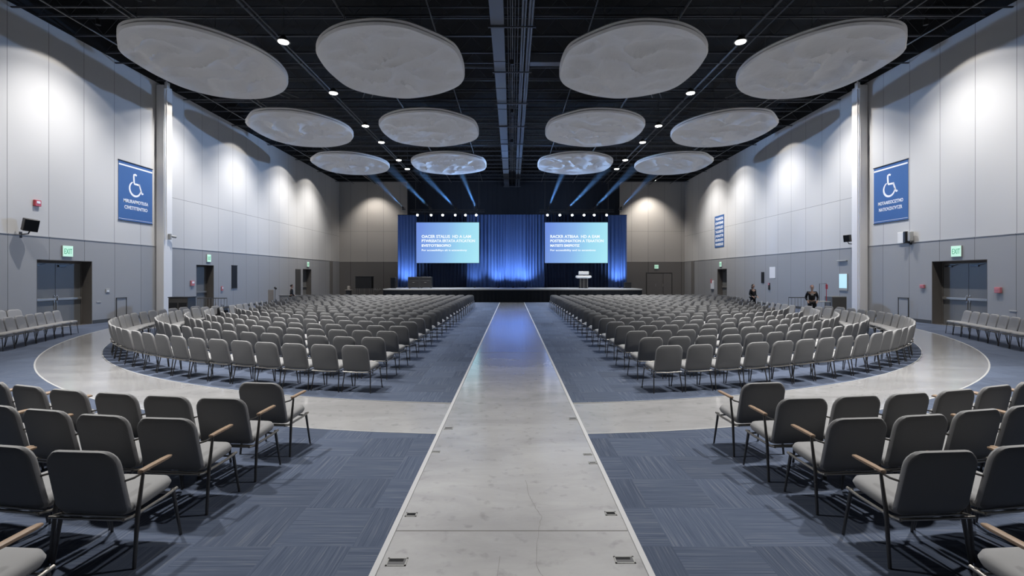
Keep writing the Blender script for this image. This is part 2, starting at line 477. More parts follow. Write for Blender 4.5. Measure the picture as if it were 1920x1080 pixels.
# flush double door on the back wall
n_door[0] += 1
t = bpy.data.objects.new('door_%d' % n_door[0], None); C.objects.link(t); tag(t, kind='structure'); t.matrix_world = wallmx('back', 15.75, 0, .02)
b = MB(); b.box(-1.4, -1.32, .01, 2.5, 0, .04); b.box(1.32, 1.4, .01, 2.5, 0, .04); b.box(-1.32, 1.32, 2.42, 2.5, 0, .04); b.build('door_frame', M['trim'], t)
for k, (x0, x1) in enumerate(((-1.31, .27), (.29, 1.31))):
    b = MB(); b.cbox(x0, x1, .02, 2.41, 0, .025, .004); lf = b.build('door_leaf', M['dadob'], t)
    b = MB(); b.cbox(x0+.9 if k == 0 else x0+.08, x0+.95 if k == 0 else x0+.13, 1.0, 1.3, .025, .05, .004); b.build('latch', M['bar'], lf)

# columns
for s, nme in ((-1, 'column_left'), (1, 'column_right')):
    b = MB(); xs = sorted((s*(WX-.42), s*(WX-.025)))
    b.cbox(xs[0], xs[1], 24.92, 25.55, .006, CEIL-.15, .012, 0)
    o = b.build(nme, M['column']); tag(o, kind='structure')
    b = MB(); xc = s*(WX-.52)
    b.tube([(xc+s*.02, 25.0, .3 if s > 0 else 4.0), (xc+s*.02, 25.0, CEIL+.1)], .035, 10); b.build('conduit', M['column'], o, True)
    b = MB(); b.box(min(xc-.05, xc+.08), max(xc-.05, xc+.08), 24.90, 25.12, CEIL-.35, CEIL-.02); b.build('junction_box', M['column'], o)
# dark strips built as vertical shadow lines near the back on both walls
for s, n in ((-1, 'shadow_strip_1'), (1, 'shadow_strip_2')):
    b = MB(); xs = sorted((s*(WX-.10), s*(WX-.022))); b.box(xs[0], xs[1], 48.6, 49.3, .17, DZ-.01)
    tag(b.build(n, M['dadob']), kind='structure')

# ------------------------------------------------------------------ ceiling
b = MB(); b.box(-WX-.75, WX+.75, YF, YB+.5, 14.0, 14.2)
ceil = tag(b.build('ceiling', M['deck']), kind='structure')
b = MB()
for s in (-1, 1):
    xs = sorted((s*WX, s*(WX+.75))); b.box(xs[0], xs[1], YF, YB, CEIL, 14.0)
b.box(-WX, WX, YB, YB+.5, CEIL, 14.0)
b.build('upper_band', M['deck'], ceil)
yj = 11.0; k = 0
while yj < 50.5:
    b = MB()
    b.box(-WX, WX, yj-.035, yj+.035, 12.25, 12.31); b.box(-WX, WX, yj-.04, yj+.04, 13.0, 13.08)
    x = -WX
    while x < WX-.01:
        b.tube([(x, yj, 12.3), (x+.62, yj, 13.0)], .008, 4); b.tube([(x+.62, yj, 13.0), (x+1.24, yj, 12.3)], .008, 4); x += 1.2335
    b.build('joist', M['joist'], ceil)
    if k % 3 == 1:
        b = MB(); b.box(-WX, WX, yj+.5, yj+.56, 12.02, 12.07); b.build('cross_rail', M['joist'], ceil)
    yj += 1.55; k += 1
for x0, x1, z0, z1 in ((-.80, -.30, 11.5, 11.95), (.36, .52, 11.5, 12.0), (.60, .78, 11.5, 12.0)):
    b = MB()
    if x1-x0 > .3:
        b.box(x0, x1, 8, YB-.05, z0, z1)
        for y in range(9, 51, 3): b.box(x0-.02, x1+.02, y, y+.06, z0-.02, z1+.02)
        b.build('air_duct', M['girder'], ceil)
    else:
        b.box(x0, x1, 8, YB-.05, z0, z0+.04); b.box(x0, x1, 8, YB-.05, z1-.04, z1); b.box((x0+x1)/2-.015, (x0+x1)/2+.015, 8, YB-.05, z0, z1)
        b.build('girder', M['girder'], ceil)
for x in (-.16, -.06, .02, .12, .24):
    b = MB(); zz = 11.7+(x*7 % 1)*.3; b.tube([(x, 8, zz), (x, YB-.05, zz)], .02, 6); b.build('conduit', M['pipe'], ceil, True)
for y in range(10, 51, 4):
    b = MB(); b.box(-.9, .9, y-.03, y+.03, 11.42, 11.47); b.tube([(-.85, y, 11.45), (-.85, y, 13.2)], .01, 4); b.tube([(.85, y, 11.45), (.85, y, 13.2)], .01, 4)
    b.build('trapeze_hanger', M['joist'], ceil)
b = MB(); b.box(.8, 4.2, 21.3, 21.7, 11.6, 12.0); b.build('air_duct', M['girder'], ceil)
for x, z, r in ((-14.6, 12.0, .05), (-14.2, 11.9, .03), (-9.9, 12.05, .05), (-9.6, 11.95, .03), (-6.4, 12.0, .04), (-3.1, 12.05, .03), (3.1, 12.05, .03), (6.4, 12.0, .05), (9.7, 12.05, .05), (10.0, 11.9, .03), (14.3, 12.0, .05), (14.7, 11.9, .03), (16.9, 12.0, .03), (-16.9, 12.0, .03)):
    b = MB(); b.tube([(x, 7, z), (x, YB-.1, z)], r, 8); b.build('sprinkler_pipe', M['pipe'], ceil, True)
for s in (-1, 1):
    for q in ((16.4, 13.5, 13.0, 17.5), (5.6, 14.0, 7.5, 17.0), (14.5, 22.0, 12.0, 27.0), (5.9, 22.5, 7.9, 27.0), (16.0, 30.0, 13.0, 35.0)):
        b = MB(); b.tube([(s*q[0], q[1], 12.15), (s*q[2], q[3], 12.15)], .035, 6); b.tube([(s*(q[0]+.5), q[1], 12.12), (s*(q[2]+.5), q[3], 12.12)], .03, 6)
        b.build('sway_brace', M['pipe'], ceil, True)

# ------------------------------------------------------------------ acoustic clouds
HCL = 8.12
def tmpl(pts):
    out = []
    for x, y in pts:
        d = HCL*FP/(518-y); out.append(Vector(((x-960)/FP*d, d)))
    return out
inner_t = tmpl([(592, 90), (603, 66), (640, 46), (700, 38), (755, 43), (800, 58), (840, 77), (860, 95), (871, 128), (866, 152), (835, 168), (795, 177), (755, 180), (700, 173), (655, 160), (622, 136), (601, 112)])
outer_t = tmpl([(220, 80), (221, 50), (255, 39), (315, 39), (375, 51), (435, 71), (488, 95), (524, 120), (540, 144), (534, 166), (500, 179), (452, 181), (400, 175), (345, 160), (292, 136), (245, 108), (224, 92)])
def closed_curve(P, n):
    m = len(P); out = []
    for i in range(n):
        t = i/n*m; k = int(t); u = t-k
        p0, p1, p2, p3 = P[(k-1) % m], P[k % m], P[(k+1) % m], P[(k+2) % m]
        out.append(.5*((2*p1)+(-p0+p2)*u+(2*p0-5*p1+4*p2-p3)*u*u+(-p0+3*p1-3*p2+p3)*u**3))
    return out
def cloud_mesh(P, sx, seed):
    n = 96; o = closed_curve(P, n)
    cx = sum((p for p in o), Vector((0, 0)))/n
    b = MB(); rings = []
    H = .30
    def ring(sc_, z, mode):
        r = []
        for p in o:
            q = (p-cx); L = q.length; q2 = q*(1-sc_/L) if mode == 'in' else q*sc_
            zz = z
            if mode == 'bot':
                w = noise.noise(Vector((q2.x*.55+seed*7, q2.y*.95, seed)))*.16 + (abs(noise.noise(Vector((q2.x*.8+3+q2.y*.3, q2.y*.9+seed, 2.))))**.55)*.42
                edge = min(1, (1-sc_)*5)
                zz = z - .05*edge + w*edge
            r.append((sx*q2.x, q2.y, zz))
        return r
    rings.append(ring(.001, H, 'sc')); rings.append(ring(.5, H, 'sc')); rings.append(ring(.16, H, 'in')); rings.append(ring(.05, H-.02, 'in')); rings.append(ring(.0, H-.08, 'in'))
    rings.append(ring(.05, .17, 'in')); rings.append(ring(.0, .10, 'in')); rings.append(ring(.05, .02, 'in'))
    for k in range(1, 20): rings.append(ring(.965-k*.05, .0, 'bot'))
    rings.append(ring(.002, 0, 'sc'))
    b.loft(rings, True)
    return b, cx
rows = ['row nearest the camera', 'middle row', 'row closest to the stage']
for r in range(3):
    for s in (-1, 1):
        for P, nm_ in ((inner_t, 'beside the central duct'), (outer_t, 'beside the wall')):
            b, cx = cloud_mesh(P, -s, r*3+s+(5 if P is outer_t else 0))
            side = 'lectern side' if s > 0 else 'case side'
            t = thing('acoustic_cloud', 'quilted white hanging cloud %s, %s, %s' % (nm_, side, ['first row over the armchairs', 'middle row', 'row closest to the stage'][r]),
                      'ceiling panel', (-s*cx.x, cx.y+8.1*r, HC+HCL-.15), group='acoustic clouds under the roof')
            b.build('felt_body', M['cloud'], t, True)
            for hx, hy in ((-1.3, -1.6), (1.3, -1.4), (-1.2, 1.7), (1.4, 1.6)):
                h = MB(); h.tube([(hx, hy, .28), (hx, hy, 2.0)], .008, 4); h.build('hanger_cable', M['cable'], t)

# ------------------------------------------------------------------ ceiling lamps
LZ = HC+8.2
def spot(name, loc, target, watts, size, blend, col=(1, 1, 1), rad=.2, parent=None):
    l = bpy.data.lights.new(name, 'SPOT'); l.energy = watts; l.spot_size = math.radians(size); l.spot_blend = blend
    l.color = col; l.shadow_soft_size = rad
    o = bpy.data.objects.new(name, l); C.objects.link(o); o.location = loc
    d = Vector(target)-Vector(loc); o.rotation_euler = d.to_track_quat('-Z', 'Y').to_euler()
    return o
LAMPS = [7.2, 12.0, 16.8, 21.5, 26.2, 29.4, 33.9, 36.7]
ordn = ['first', 'second', 'third', 'fourth', 'fifth', 'sixth', 'seventh', 'eighth', 'ninth', 'tenth', 'eleventh', 'twelfth', 'thirteenth', 'fourteenth', 'fifteenth', 'sixteenth',
        'seventeenth', 'eighteenth', 'nineteenth', 'twentieth'] + ['twenty-'+w for w in ('first', 'second', 'third', 'fourth', 'fifth', 'sixth', 'seventh', 'eighth', 'ninth')] + ['thirtieth'] + \
       ['thirty-'+w for w in ('first', 'second', 'third', 'fourth', 'fifth', 'sixth', 'seventh', 'eighth', 'ninth')]
HOUSE = 6000
COLW = (1, .985, .96)
for s in (-1, 1):
    for i, y in enumerate(LAMPS):
        z = LZ+(.0 if y > 10 else 1.2)
        if y > 10:
            t = thing('ceiling_lamp', 'round bright ceiling lamp on the %s, %s counted from the stage' % ('lectern side' if s > 0 else 'case side', ordn[len(LAMPS)-1-i]),
                      'ceiling lamp', (s*8.0, y, z), group='round lamps between the clouds')
            b = MB(); b.disc((0, 0), .235, .0, .10, 24, r2=.16); b.disc((0, 0), .16, .10, .22, 16, r2=.06); b.build('housing', M['darkmetal'], t, True)
            b = MB(); b.disc((0, 0), .17, -.02, .0, 24, r2=.18); b.build('lens', M['lamp'], t, True)
            b = MB(); b.tube([(0, 0, .2), (0, 0, 2.2)], .012, 6); b.build('drop_rod', M['cable'], t)
        spot('lamp_and_fill_light', (s*8.0, y, z-.05), (s*7.2, y+.15, 0), HOUSE*(1.0 if y > 10 else .8), 80, 1, COLW, .20)
for s in (-1, 1):  # added near fill out of view, brightening the front seats; no fixture here
    spot('lamp_and_fill_light', (s*4.4, 6.9, 12.0), (s*3.9, 4.4, 0), 2700, 84, 1, COLW, .25)
# wall washers close to both side walls
for s in (-1, 1):
    for i, y in enumerate((6.4, 12.8, 19.2, 25.7, 32.1, 38.6, 43.6)):
        w = 900 if y > 8 else 350
        spot('wall_washer_light', (s*(WX-1.95), y, 12.1), (s*(WX-1.95), y, 3), w*.27, 119, .12, (1, .95, .89), .06)
        spot('wall_washer_light', (s*(WX-3.6), y, 12.1), (s*(WX-.0), y, 3.2), w*2.9, 92, 1, (1, .975, .95), .10)
        if y > 8:
            t = thing('wall_washer', 'small black ceiling spotlight by the %s wall, %s from the stage end' % ('lectern-side' if s > 0 else 'case-side', ordn[7-i]), 'spotlight',
                      (s*(WX-1.95), y, 12.15), group='wall washers')
            b = MB(); b.tube([(0, 0, .0), (0, 0, .22)], .09, 12); b.build('housing', M['black'], t, True)
            b = MB(); b.tube([(0, 0, .2), (0, 0, .8)], .015, 6); b.build('stem', M['black'], t)
for s in (-1, 1):
    spot('back_wall_light', (s*14.6, YB-2.4, 12.0), (s*14.6, YB-.2, 5.0), 2100, 88, .7, (1, .93, .85), .1)

# ------------------------------------------------------------------ stage
SY, SZ = 38.6, 1.09
t = thing('stage', 'low black-skirted platform with pale deck under the two screens', 'stage', (0, 0, 0))
b = MB(); b.box(-10.35, 10.45, SY+.04, 43.9, SZ-.08, SZ); b.build('deck', M['stagetop'], t)
b = MB(); b.box(-10.37, 10.47, SY+.02, SY+.05, SZ-.10, SZ+.006); b.build('nosing', M['grey'], t)
def pleat(b, x0, x1, y, z0, z1, amp, pitch, th=.02, seed=1, rows=6, axis='x'):
    random.seed(seed)
    n = max(8, int((x1-x0)/pitch*8)); ph = 0; F = []
    xs = []; ofs = []
    ph = random.uniform(0, 6); k = 0
    for i in range(n+1):
        x = x0+(x1-x0)*i/n
        if i % 8 == 0: dph = 2*PI/8*random.uniform(.75, 1.3); am = amp*random.uniform(.55, 1.15)
        ph += dph; xs.append(x); ofs.append(am*math.sin(ph))
    vs = []; fs = []
    for r in range(rows+1):
        z = z0+(z1-z0)*r/rows; g = 1-.45*r/rows
        for i in range(n+1):
            wob = .3*amp*noise.noise(Vector((xs[i]*.8, z*.6, seed)))
            p = (xs[i], y+ofs[i]*g+wob, z) if axis == 'x' else (y+ofs[i]*g+wob, xs[i], z)
            vs.append(p)
    N = (rows+1)*(n+1)
    vs += [((p[0], p[1]+th, p[2]) if axis == 'x' else (p[0]+th, p[1], p[2])) for p in vs]
    for r in range(rows):
        for i in range(n):
            a = r*(n+1)+i; q = (a, a+1, a+n+2, a+n+1); fs.append(q); fs.append(tuple(N+j for j in reversed(q)))
    for i in range(n):
        fs.append((i+1, i, N+i, N+i+1)); a = rows*(n+1)+i; fs.append((a, a+1, N+a+1, N+a))
    for r in range(rows):
        a = r*(n+1); fs.append((a, a+n+1, N+a+n+1, N+a)); a += n; fs.append((a+n+1, a, N+a, N+a+n+1))
    b.add(vs, fs)
b = MB(); pleat(b, -10.35, 10.45, SY-.01, .01, SZ-.10, .012, .35, .02, 3, 2); b.build('front_skirt', M['blackcloth'], t, True)
b = MB(); pleat(b, SY, 43.9, -10.36, .01, SZ-.08, .012, .35, .02, 5, 2, 'y'); b.build('side_skirt', M['blackcloth'], t, True)
b = MB(); pleat(b, SY, 43.9, 10.44, .01, SZ-.08, .012, .35, .02, 6, 2, 'y'); b.build('side_skirt', M['blackcloth'], t, True)

DY = 43.3; DT = 7.66
segs = [(-10.30, -8.62, 'blue', 'narrow royal blue drape at the outer edge of the case-side screen', DT-.05), (-8.60, -4.13, 'shaded', 'dark navy drape with painted-in shade behind and below the case-side screen', DT),
        (-4.11, 2.95, 'blue', 'wide royal blue drape between the two screens', DT), (2.97, 8.66, 'shaded', 'dark navy drape with painted-in shade behind and below the lectern-side screen', DT),
        (8.68, 10.36, 'blue', 'narrow royal blue drape at the outer edge of the lectern-side screen', DT-.05)]
for i, (x0, x1, m, lab, top) in enumerate(segs):
    b = MB(); pleat(b, x0, x1, DY, SZ+.02, top, .085, .30, .012, 11+i, 8)
    tag(b.build('stage_drape', M[m], None, True), lab, 'curtain', 'drapes across the back of the stage')
t = thing('drape_pipe', 'black pipe frame carrying the stage drapes', 'pipe frame', (0, 0, 0))
b = MB(); b.tube([(-10.35, DY+.14, DT-.02), (10.4, DY+.14, DT-.02)], .03, 8); b.build('cross_pipe', M['black'], t, True)
for x in (-10.2, -4.12, 2.96, 10.3):
    b = MB(); b.tube([(x, DY+.17, SZ), (x, DY+.17, DT)], .03, 8); b.box(x-.25, x+.25, DY+.05, DY+.4, SZ, SZ+.012); b.build('upright', M['black'], t, True)
b = MB(); pleat(b, -11.05, 11.35, YB-.75, .02, 13.2, .06, .6, .02, 21, 6)
tag(b.build('black_backdrop_curtain', M['backcloth'], None, True), 'tall black curtain rising to the roof behind the stage drapes', 'curtain')

# screens
for s, cx, lab, lines in ((-1, -5.65, 'case-side', ['OACER STALUS  HD A LAM', 'PTWRSSATA ERTATA ATICATION', 'EVSTOTBSOPIO', 'For accessibilitys alt is acscentiony']),
                          (1, 5.65, 'lectern-side', ['RACKR ATBIAA  HD A EAM', 'POSTERONIATION A TEAATION', 'MATSSTS EMSPIOTIZ', 'For accessibility and to ascentions'])):
    mx = Matrix(((1, 0, 0, cx), (0, 0, -1, 42.2), (0, 1, 0, 5.05), (0, 0, 0, 1)))
    t = thing('projection_screen', 'wide %s screen glowing blue to aqua with four lines of white text' % lab, 'screen', mx=mx, group='stage screens')
    b = MB(); b.box(-2.76, 2.76, -1.78, 1.78, 0, .02); b.build('picture', M['screen'], t)
    b = MB()
    for q in ((-2.79, 2.79, 1.78, 1.81), (-2.79, 2.79, -1.81, -1.78), (-2.79, -2.76, -1.81, 1.81), (2.76, 2.79, -1.81, 1.81)): b.box(q[0], q[1], q[2], q[3], -.05, .03)
    b.build('bezel', M['black'], t)
    b = MB(); b.box(-2.76, 2.76, -1.78, 1.78, -.05, -.002); b.build('rear_shell', M['black'], t)
    for L, (sz, y, w_) in zip(lines, ((.36, .42, 4.35), (.33, .05, 4.7), (.29, -.35, 2.6), (.22, -.73, 4.0))):
        o = text(L, sz, M['screentext'], t, -2.3, y, .024, bold=.012 if sz > .25 else .006)
        wd = max(v.co.x for v in o.data.vertices)
        for v in o.data.vertices: v.co.x *= w_/wd
    for x in (-2.0, 2.0):
        b = MB(); b.tube([(x, 1.8, -.03), (x, 2.75, -.03)], .02, 6); b.build('hanging_strap', M['black'], t)

# trusses with stage lights
for s, xs, lab in ((-1, [784, 809.5, 831, 854.5, 873.5, 893.5], 'case-side'), (1, [1026, 1049, 1072, 1094, 1113, 1136], 'lectern-side')):
    X = [(x-960)/FP*41.9 for x in xs]
    t = thing('lighting_truss', 'black lighting bar above the %s screen' % lab, 'truss', (0, 41.9, 7.72), group='lighting bars')
    b = MB(); a, c = X[0]-.7, X[-1]+.7
    for dy, dz in ((-.12, 0), (.12, 0), (0, .2)): b.tube([(a, dy, dz), (c, dy, dz)], .022, 6)
    x = a; k = 0
    while x < c-.2:
        b.tube([(x, -.12 if k % 2 else .12, 0), (x+.25, 0, .2)], .009, 4); b.tube([(x+.25, 0, .2), (x+.5, -.12 if k % 2 == 0 else .12, 0)], .009, 4); x += .5; k += 1
    b.build('truss_frame', M['black'], t)
    for xx in (a+.5, c-.5):
        b = MB(); b.tube([(xx, 0, .2), (xx, 0, 4.9)], .01, 4); b.build('hoist_cable', M['cable'], t)
    for i, x in enumerate(X):
        q = thing('stage_spotlight', 'bright white stage light above the %s screen, %s from the aisle' % (lab, ordn[i if s > 0 else 5-i]), 'stage light', (x, 41.68, 7.42), group='stage lights over the screens')
        b = MB(); b.tube([(0, .20, .03), (0, -.10, -.02)], [.10, .12], 12); b.build('can', M['black'], q, True)
        b = MB(); b.tube([(0, -.10, -.02), (0, -.125, -.025)], [.09, .085], 14); b.build('lens', M['lens'], q, True)
        b = MB(); b.tube([(-.15, .05, .02), (-.15, .1, .24), (.15, .1, .24), (.15, .05, .02)], .012, 5); b.tube([(0, .1, .24), (0, .12, .30)], .02, 6); b.build('yoke', M['black'], q)
        spot('stage_wash', (x, 41.5, 7.40), (x*.9, 40.2, 1.1), 520, 62, .7, (.85, .92, 1), .08)
# moving heads throwing the blue beams up into the haze
HZ = bpy.data.materials.new('stage_haze'); HZ.use_nodes = True
nt = HZ.node_tree; nt.nodes.clear()
vo = nt.nodes.new('ShaderNodeOutputMaterial'); vs_ = nt.nodes.new('ShaderNodeVolumeScatter'); vs_.inputs['Density'].default_value = .30
vs_.inputs['Color'].default_value = (.9, .95, 1, 1)
nt.links.new(vs_.outputs[0], vo.inputs['Volume'])
BEAMS = [(-67, -34, 80), (-105, -65, 67), (-153, -72, 72), (-203, -67, 70)]
BEAM_W = [3800, 3800, 3300, 1600]
for s in (-1, 1):
    for i, (bx, dx, dy) in enumerate(BEAMS):
        x = (bx if s < 0 else -bx)/FP*42.1; ddx = (dx if s < 0 else -dx)
        q = thing('moving_spotlight', 'small moving light throwing a blue beam upward, %s, %s from the aisle' % ('lectern side' if s > 0 else 'case side', ordn[i]), 'stage light', (x, 42.1, 7.95), group='moving lights on the bars')
        b = MB(); b.cbox(-.13, .13, -.11, .11, -.03, .05, .01); b.build('base', M['black'], q)
        d = Vector((ddx, -6, dy)).normalized()
        b = MB(); b.tube([Vector((0, 0, .10)), Vector((0, 0, .10))+d*.20], [.075, .065], 12); b.build('head', M['black'], q, True)
        b = MB(); b.box(-.11, -.085, -.03, .03, .04, .2); b.box(.085, .11, -.03, .03, .04, .2); b.build('yoke', M['black'], q)
        p0 = Vector((x, 42.1, 8.05))+d*.24
        spot('beam_light', p0, p0+d*6, BEAM_W[i], 9.5, .6, (.16, .42, 1), .05)
        L = (11.6-p0.z)/d.z
        b = MB(); b.tube([p0+d*.02, p0+d*L], [.075, .075+L*math.tan(math.radians(4.9))], 20)
        tag(b.build('beam_haze', HZ, None, True), 'pale blue beam of light in haze rising behind the clouds, %s, %s from the aisle' % ('lectern side' if s > 0 else 'case side', ordn[i]), 'haze', 'light beams above the screens', 'stuff')
# blue drape uplights and blue wash
BL = (.46, .66, 1)
for x, w in ((-9.45, 420), (-3.3, 130), (-1.2, 420), (.1, 300), (1.2, 420), (9.5, 420)):
    q = thing('floor_uplight', 'small black uplight at the foot of the blue drape %s' % {-9.45: 'beyond the black cases', -3.3: 'next to the case-side screen', -1.2: 'just off centre, case side', .1: 'at the very centre',
              1.2: 'just off centre, lectern side', 9.5: 'beyond the lectern'}[x], 'uplight', (x, DY-1.0, SZ), group='uplights along the drapes')
    b = MB(); b.cbox(-.09, .09, -.05, .05, .0, .10, .01); b.build('housing', M['black'], q)
    b = MB(); b.box(-.075, .075, -.035, .035, .10, .106); b.build('lens', M['black'], q)
    spot('drape_uplight', (x, DY-1.0, SZ+.13), (x, DY+.02, SZ+3.4), w*2.2, 110, 1, BL, .15)
for s in (-1, 1):
    spot('blue_wash', (s*6.5, 41.3, 7.9), (-s*WX, 27, 8.0), 9500, 62, .9, (.32, .55, 1), .15)
    spot('blue_wash', (s*3.5, 41.3, 7.6), (s*3.5, 26, 14.5), 900, 70, .9, (.25, .48, 1), .15)

for i, (y, w) in enumerate(((15.2, 1200), (21.0, 2200), (27.2, 3000), (33.2, 3400))):  # added spots and housings, put in to brighten the far aisle floor
    t = thing('added_aisle_spotlight', 'small black spotlight added over the aisle between the ducts, %s from the stage' % ordn[3-i], 'spotlight', (0, y, 11.36), group='added spotlights over the aisle')
    b = MB(); b.tube([(0, 0, .0), (0, 0, .20)], .08, 12); b.build('housing', M['black'], t, True)
    b = MB(); b.tube([(0, 0, .20), (0, 0, .9)], .012, 6); b.build('stem', M['black'], t)
    spot('added_aisle_light', (0, y, 11.33), (0, y+.01, 0), w, 62, 1, (.60, .74, 1), .08)
for s in (-1, 1):  # added spots without fixtures, lifting the black backdrop above the drapes
    spot('backdrop_fill_light', (s*5, 44.6, 7.9), (s*4, 50.6, 11.0), 420, 120, 1, (.45, .62, 1), .2)
# things on the stage
t = thing('lectern', 'white-topped black lectern with pale panel standing on the stage', 'lectern', (6.02, 40.4, SZ))
b = MB(); b.cbox(-.36, .36, -.22, .22, .02, .84, .015); b.build('pedestal', M['black'], t)
for x in (-.30, .0, .30):
    b = MB(); b.cbox(x-.015, x+.015, -.24, -.222, .02, .84, .003); b.build('metal_strip', M['bar'], t)
b = MB()
ringf = lambda r1, r2, z: [(r1*math.copysign(abs(math.cos(a))**.6, math.cos(a)), r2*math.copysign(abs(math.sin(a))**.6, math.sin(a)), z) for a in (2*PI*i/32 for i in range(32))]
b.loft([ringf(.50, .28, .84), ringf(.66, .34, .90), ringf(.66, .34, 1.02), ringf(.60, .30, 1.06)]); b.build('tabletop', M['whitepl'], t, True)
b = MB(); b.cbox(-.42, .44, -.05, .05, 1.15, 1.42, .02); b.build('reading_panel', M['whitepl'], t)
b = MB(); b.tube([(-.25, .0, 1.05), (-.25, .0, 1.2)], .02, 6); b.tube([(.25, .0, 1.05), (.25, .0, 1.2)], .02, 6); b.build('panel_bracket', M['black'], t)
b = MB(); b.tube([(.44, .0, 1.25), (.56, -.05, 1.30), (.66, -.06, 1.18)], .012, 6); b.tube([(.42, 0, 1.3), (.50, -.03, 1.38)], .03, 8); b.build('microphone', M['black'], t, True)
for x0, x1, lab in ((-8.66, -7.72, 'outer'), (-7.70, -6.72, 'inner')):
    t = thing('flight_case', 'black flight case on the stage, %s of the touching two' % lab, 'flight case', ((x0+x1)/2, 40.3, SZ), group='black cases on the stage')
    w = (x1-x0)/2; b = MB(); b.cbox(-w, w, -.35, .35, .06, .96, .02); b.build('body', M['black'], t)
    b = MB(); b.cbox(-w-.004, w+.004, -.355, .355, .62, .66, .004); b.box(-w-.004, -w+.03, -.36, .36, .08, .94); b.box(w-.03, w+.004, -.36, .36, .08, .94); b.build('edge_rail', M['darkmetal'], t)
    for cx_ in (-w+.1, w-.1):
        for cy_ in (-.25, .25):
            b = MB(); b.tube([(cx_-.02, cy_, .04), (cx_+.02, cy_, .04)], .04, 10); b.build('caster', M['black'], t, True)
    b = MB(); b.tube([(-.08, -.36, .5), (-.08, -.40, .5), (.08, -.40, .5), (.08, -.36, .5)], .008, 6); b.build('handle', M['bar'], t)
t = thing('loudspeaker', 'black loudspeaker standing at the case-side end of the stage', 'loudspeaker', (-9.98, 40.4, SZ))
b = MB(); b.cbox(-.20, .20, -.2, .2, 0, .92, .02); b.build('cabinet', M['black'], t)
b = MB(); b.box(-.17, .17, -.212, -.2, .05, .87); b.build('grille', M['blackcloth'], t)
b = MB(); b.cbox(-.3, .3, -.2, .2, 0, .5, .02); t = thing('stage_monitor', 'low dark monitor box at the lectern-side end of the stage', 'loudspeaker', (9.9, 41.2, SZ))
b.build('cabinet', M['darkmetal'], t); b = MB(); b.box(-.26, .26, -.212, -.2, .05, .45); b.build('grille', M['black'], t)
# media cart beside the stage
t = thing('media_console', 'tall black media console on legs in the far corner', 'console', (-14.45, 47.0, 0.006))
b = MB(); b.cbox(-.78, .80, -.35, .35, .92, 2.06, .02); b.build('cabinet', M['black'], t)
b = MB(); b.cbox(-.82, .86, -.40, .38, 2.06, 2.10, .008); b.build('top_board', M['darkmetal'], t)
for x in (-.7, -.25, .25, .7):
    for y in (-.28, .28):
        b = MB(); b.tube([(x, y, 0), (x, y, .93)], .025, 6); b.build('leg', M['darkmetal'], t, True)
b = MB(); b.box(-.76, .78, -.3, .3, .30, .33); b.build('shelf', M['darkmetal'], t)
t = thing('storage_box', 'small dark box with a pale cloth beside the media console', 'box', (-15.75, 46.3, 0.006))
b = MB(); b.cbox(-.22, .22, -.2, .2, 0, .75, .01); b.build('body', M['darkmetal'], t)
b = MB(); b.cbox(-.30, .30, -.25, .25, .75, .79, .006); b.build('lid', M['beige'], t)
b = MB(); b.cbox(-.12, .14, -.12, .12, .79, 1.15, .04); b.build('cloth_bundle', M['beige'], t)
t = thing('equipment_trolley', 'low trolley with silver cups on the stage side of the console', 'trolley', (-13.0, 46.4, 0.006))
b = MB(); b.cbox(-.36, .36, -.25, .25, .78, .82, .006); b.build('tray', M['bar'], t)
for x in (-.32, .32):
    b = MB(); b.tube([(x, -.2, 0), (-x, -.2, .78)], .015, 6); b.build('leg', M['darkmetal'], t); b = MB(); b.tube([(x, .2, 0), (-x, .2, .78)], .015, 6); b.build('leg', M['darkmetal'], t)
for i, x in enumerate((-.2, .02, .24)):
    q = thing('cup', 'small silver cup on the trolley, %s along' % ordn[i], 'cup', (-13.0+x, 46.35, .829), group='cups on the trolley')
    b = MB(); b.tube([(0, 0, 0), (0, 0, .02), (0, 0, .13)], [.045, .05, .06], 12); b.build('bowl', M['bar'], q, True)

# ------------------------------------------------------------------ wall furniture
def isa(t, s_, cx, cy):
    """wheelchair symbol, white strokes"""
    def stroke(pts, w, name):
        b = MB(); vs = []; fs = []; n = len(pts); P = [Vector(p) for p in pts]
        for k in range(n):
            d = (P[min(k+1, n-1)]-P[max(k-1, 0)]).normalized(); nn = Vector((-d.y, d.x))
            ww = w[k] if isinstance(w, list) else w
            for z in (.012, .018): vs += [(*(P[k]+nn*ww/2), z), (*(P[k]-nn*ww/2), z)]
        for k in range(n-1):
            a = 4*k; c = a+4
            fs += [(a+2, a+3, c+3, c+2), (a, c, c+1, a+1), (a, a+2, c+2, c), (a+1, c+1, c+3, a+3)]
        fs += [(0, 1, 3, 2), (4*n-4, 4*n-2, 4*n-1, 4*n-3)]
        b.add([(cx+v[0]*s_, cy+v[1]*s_, v[2]) for v in vs], fs); b.build(name, M['white'], t)
    stroke([(.10, .46), (.02, .50), (-.06, .47), (-.07, .38), (-.05, .12), (-.03, .06), (.27, .055)], .085, 'wheelchair_emblem')
    stroke([(.25, .09), (.38, -.26), (.43, -.34), (.50, -.31)], .08, 'wheelchair_emblem')
    arc = [(.02+.33*math.cos(a), -.17+.33*math.sin(a)) for a in [math.radians(118+i*(385-118-25)/26) for i in range(27)]]
    stroke(arc, [.05+.045*math.sin(PI*i/26) for i in range(27)], 'wheelchair_emblem')
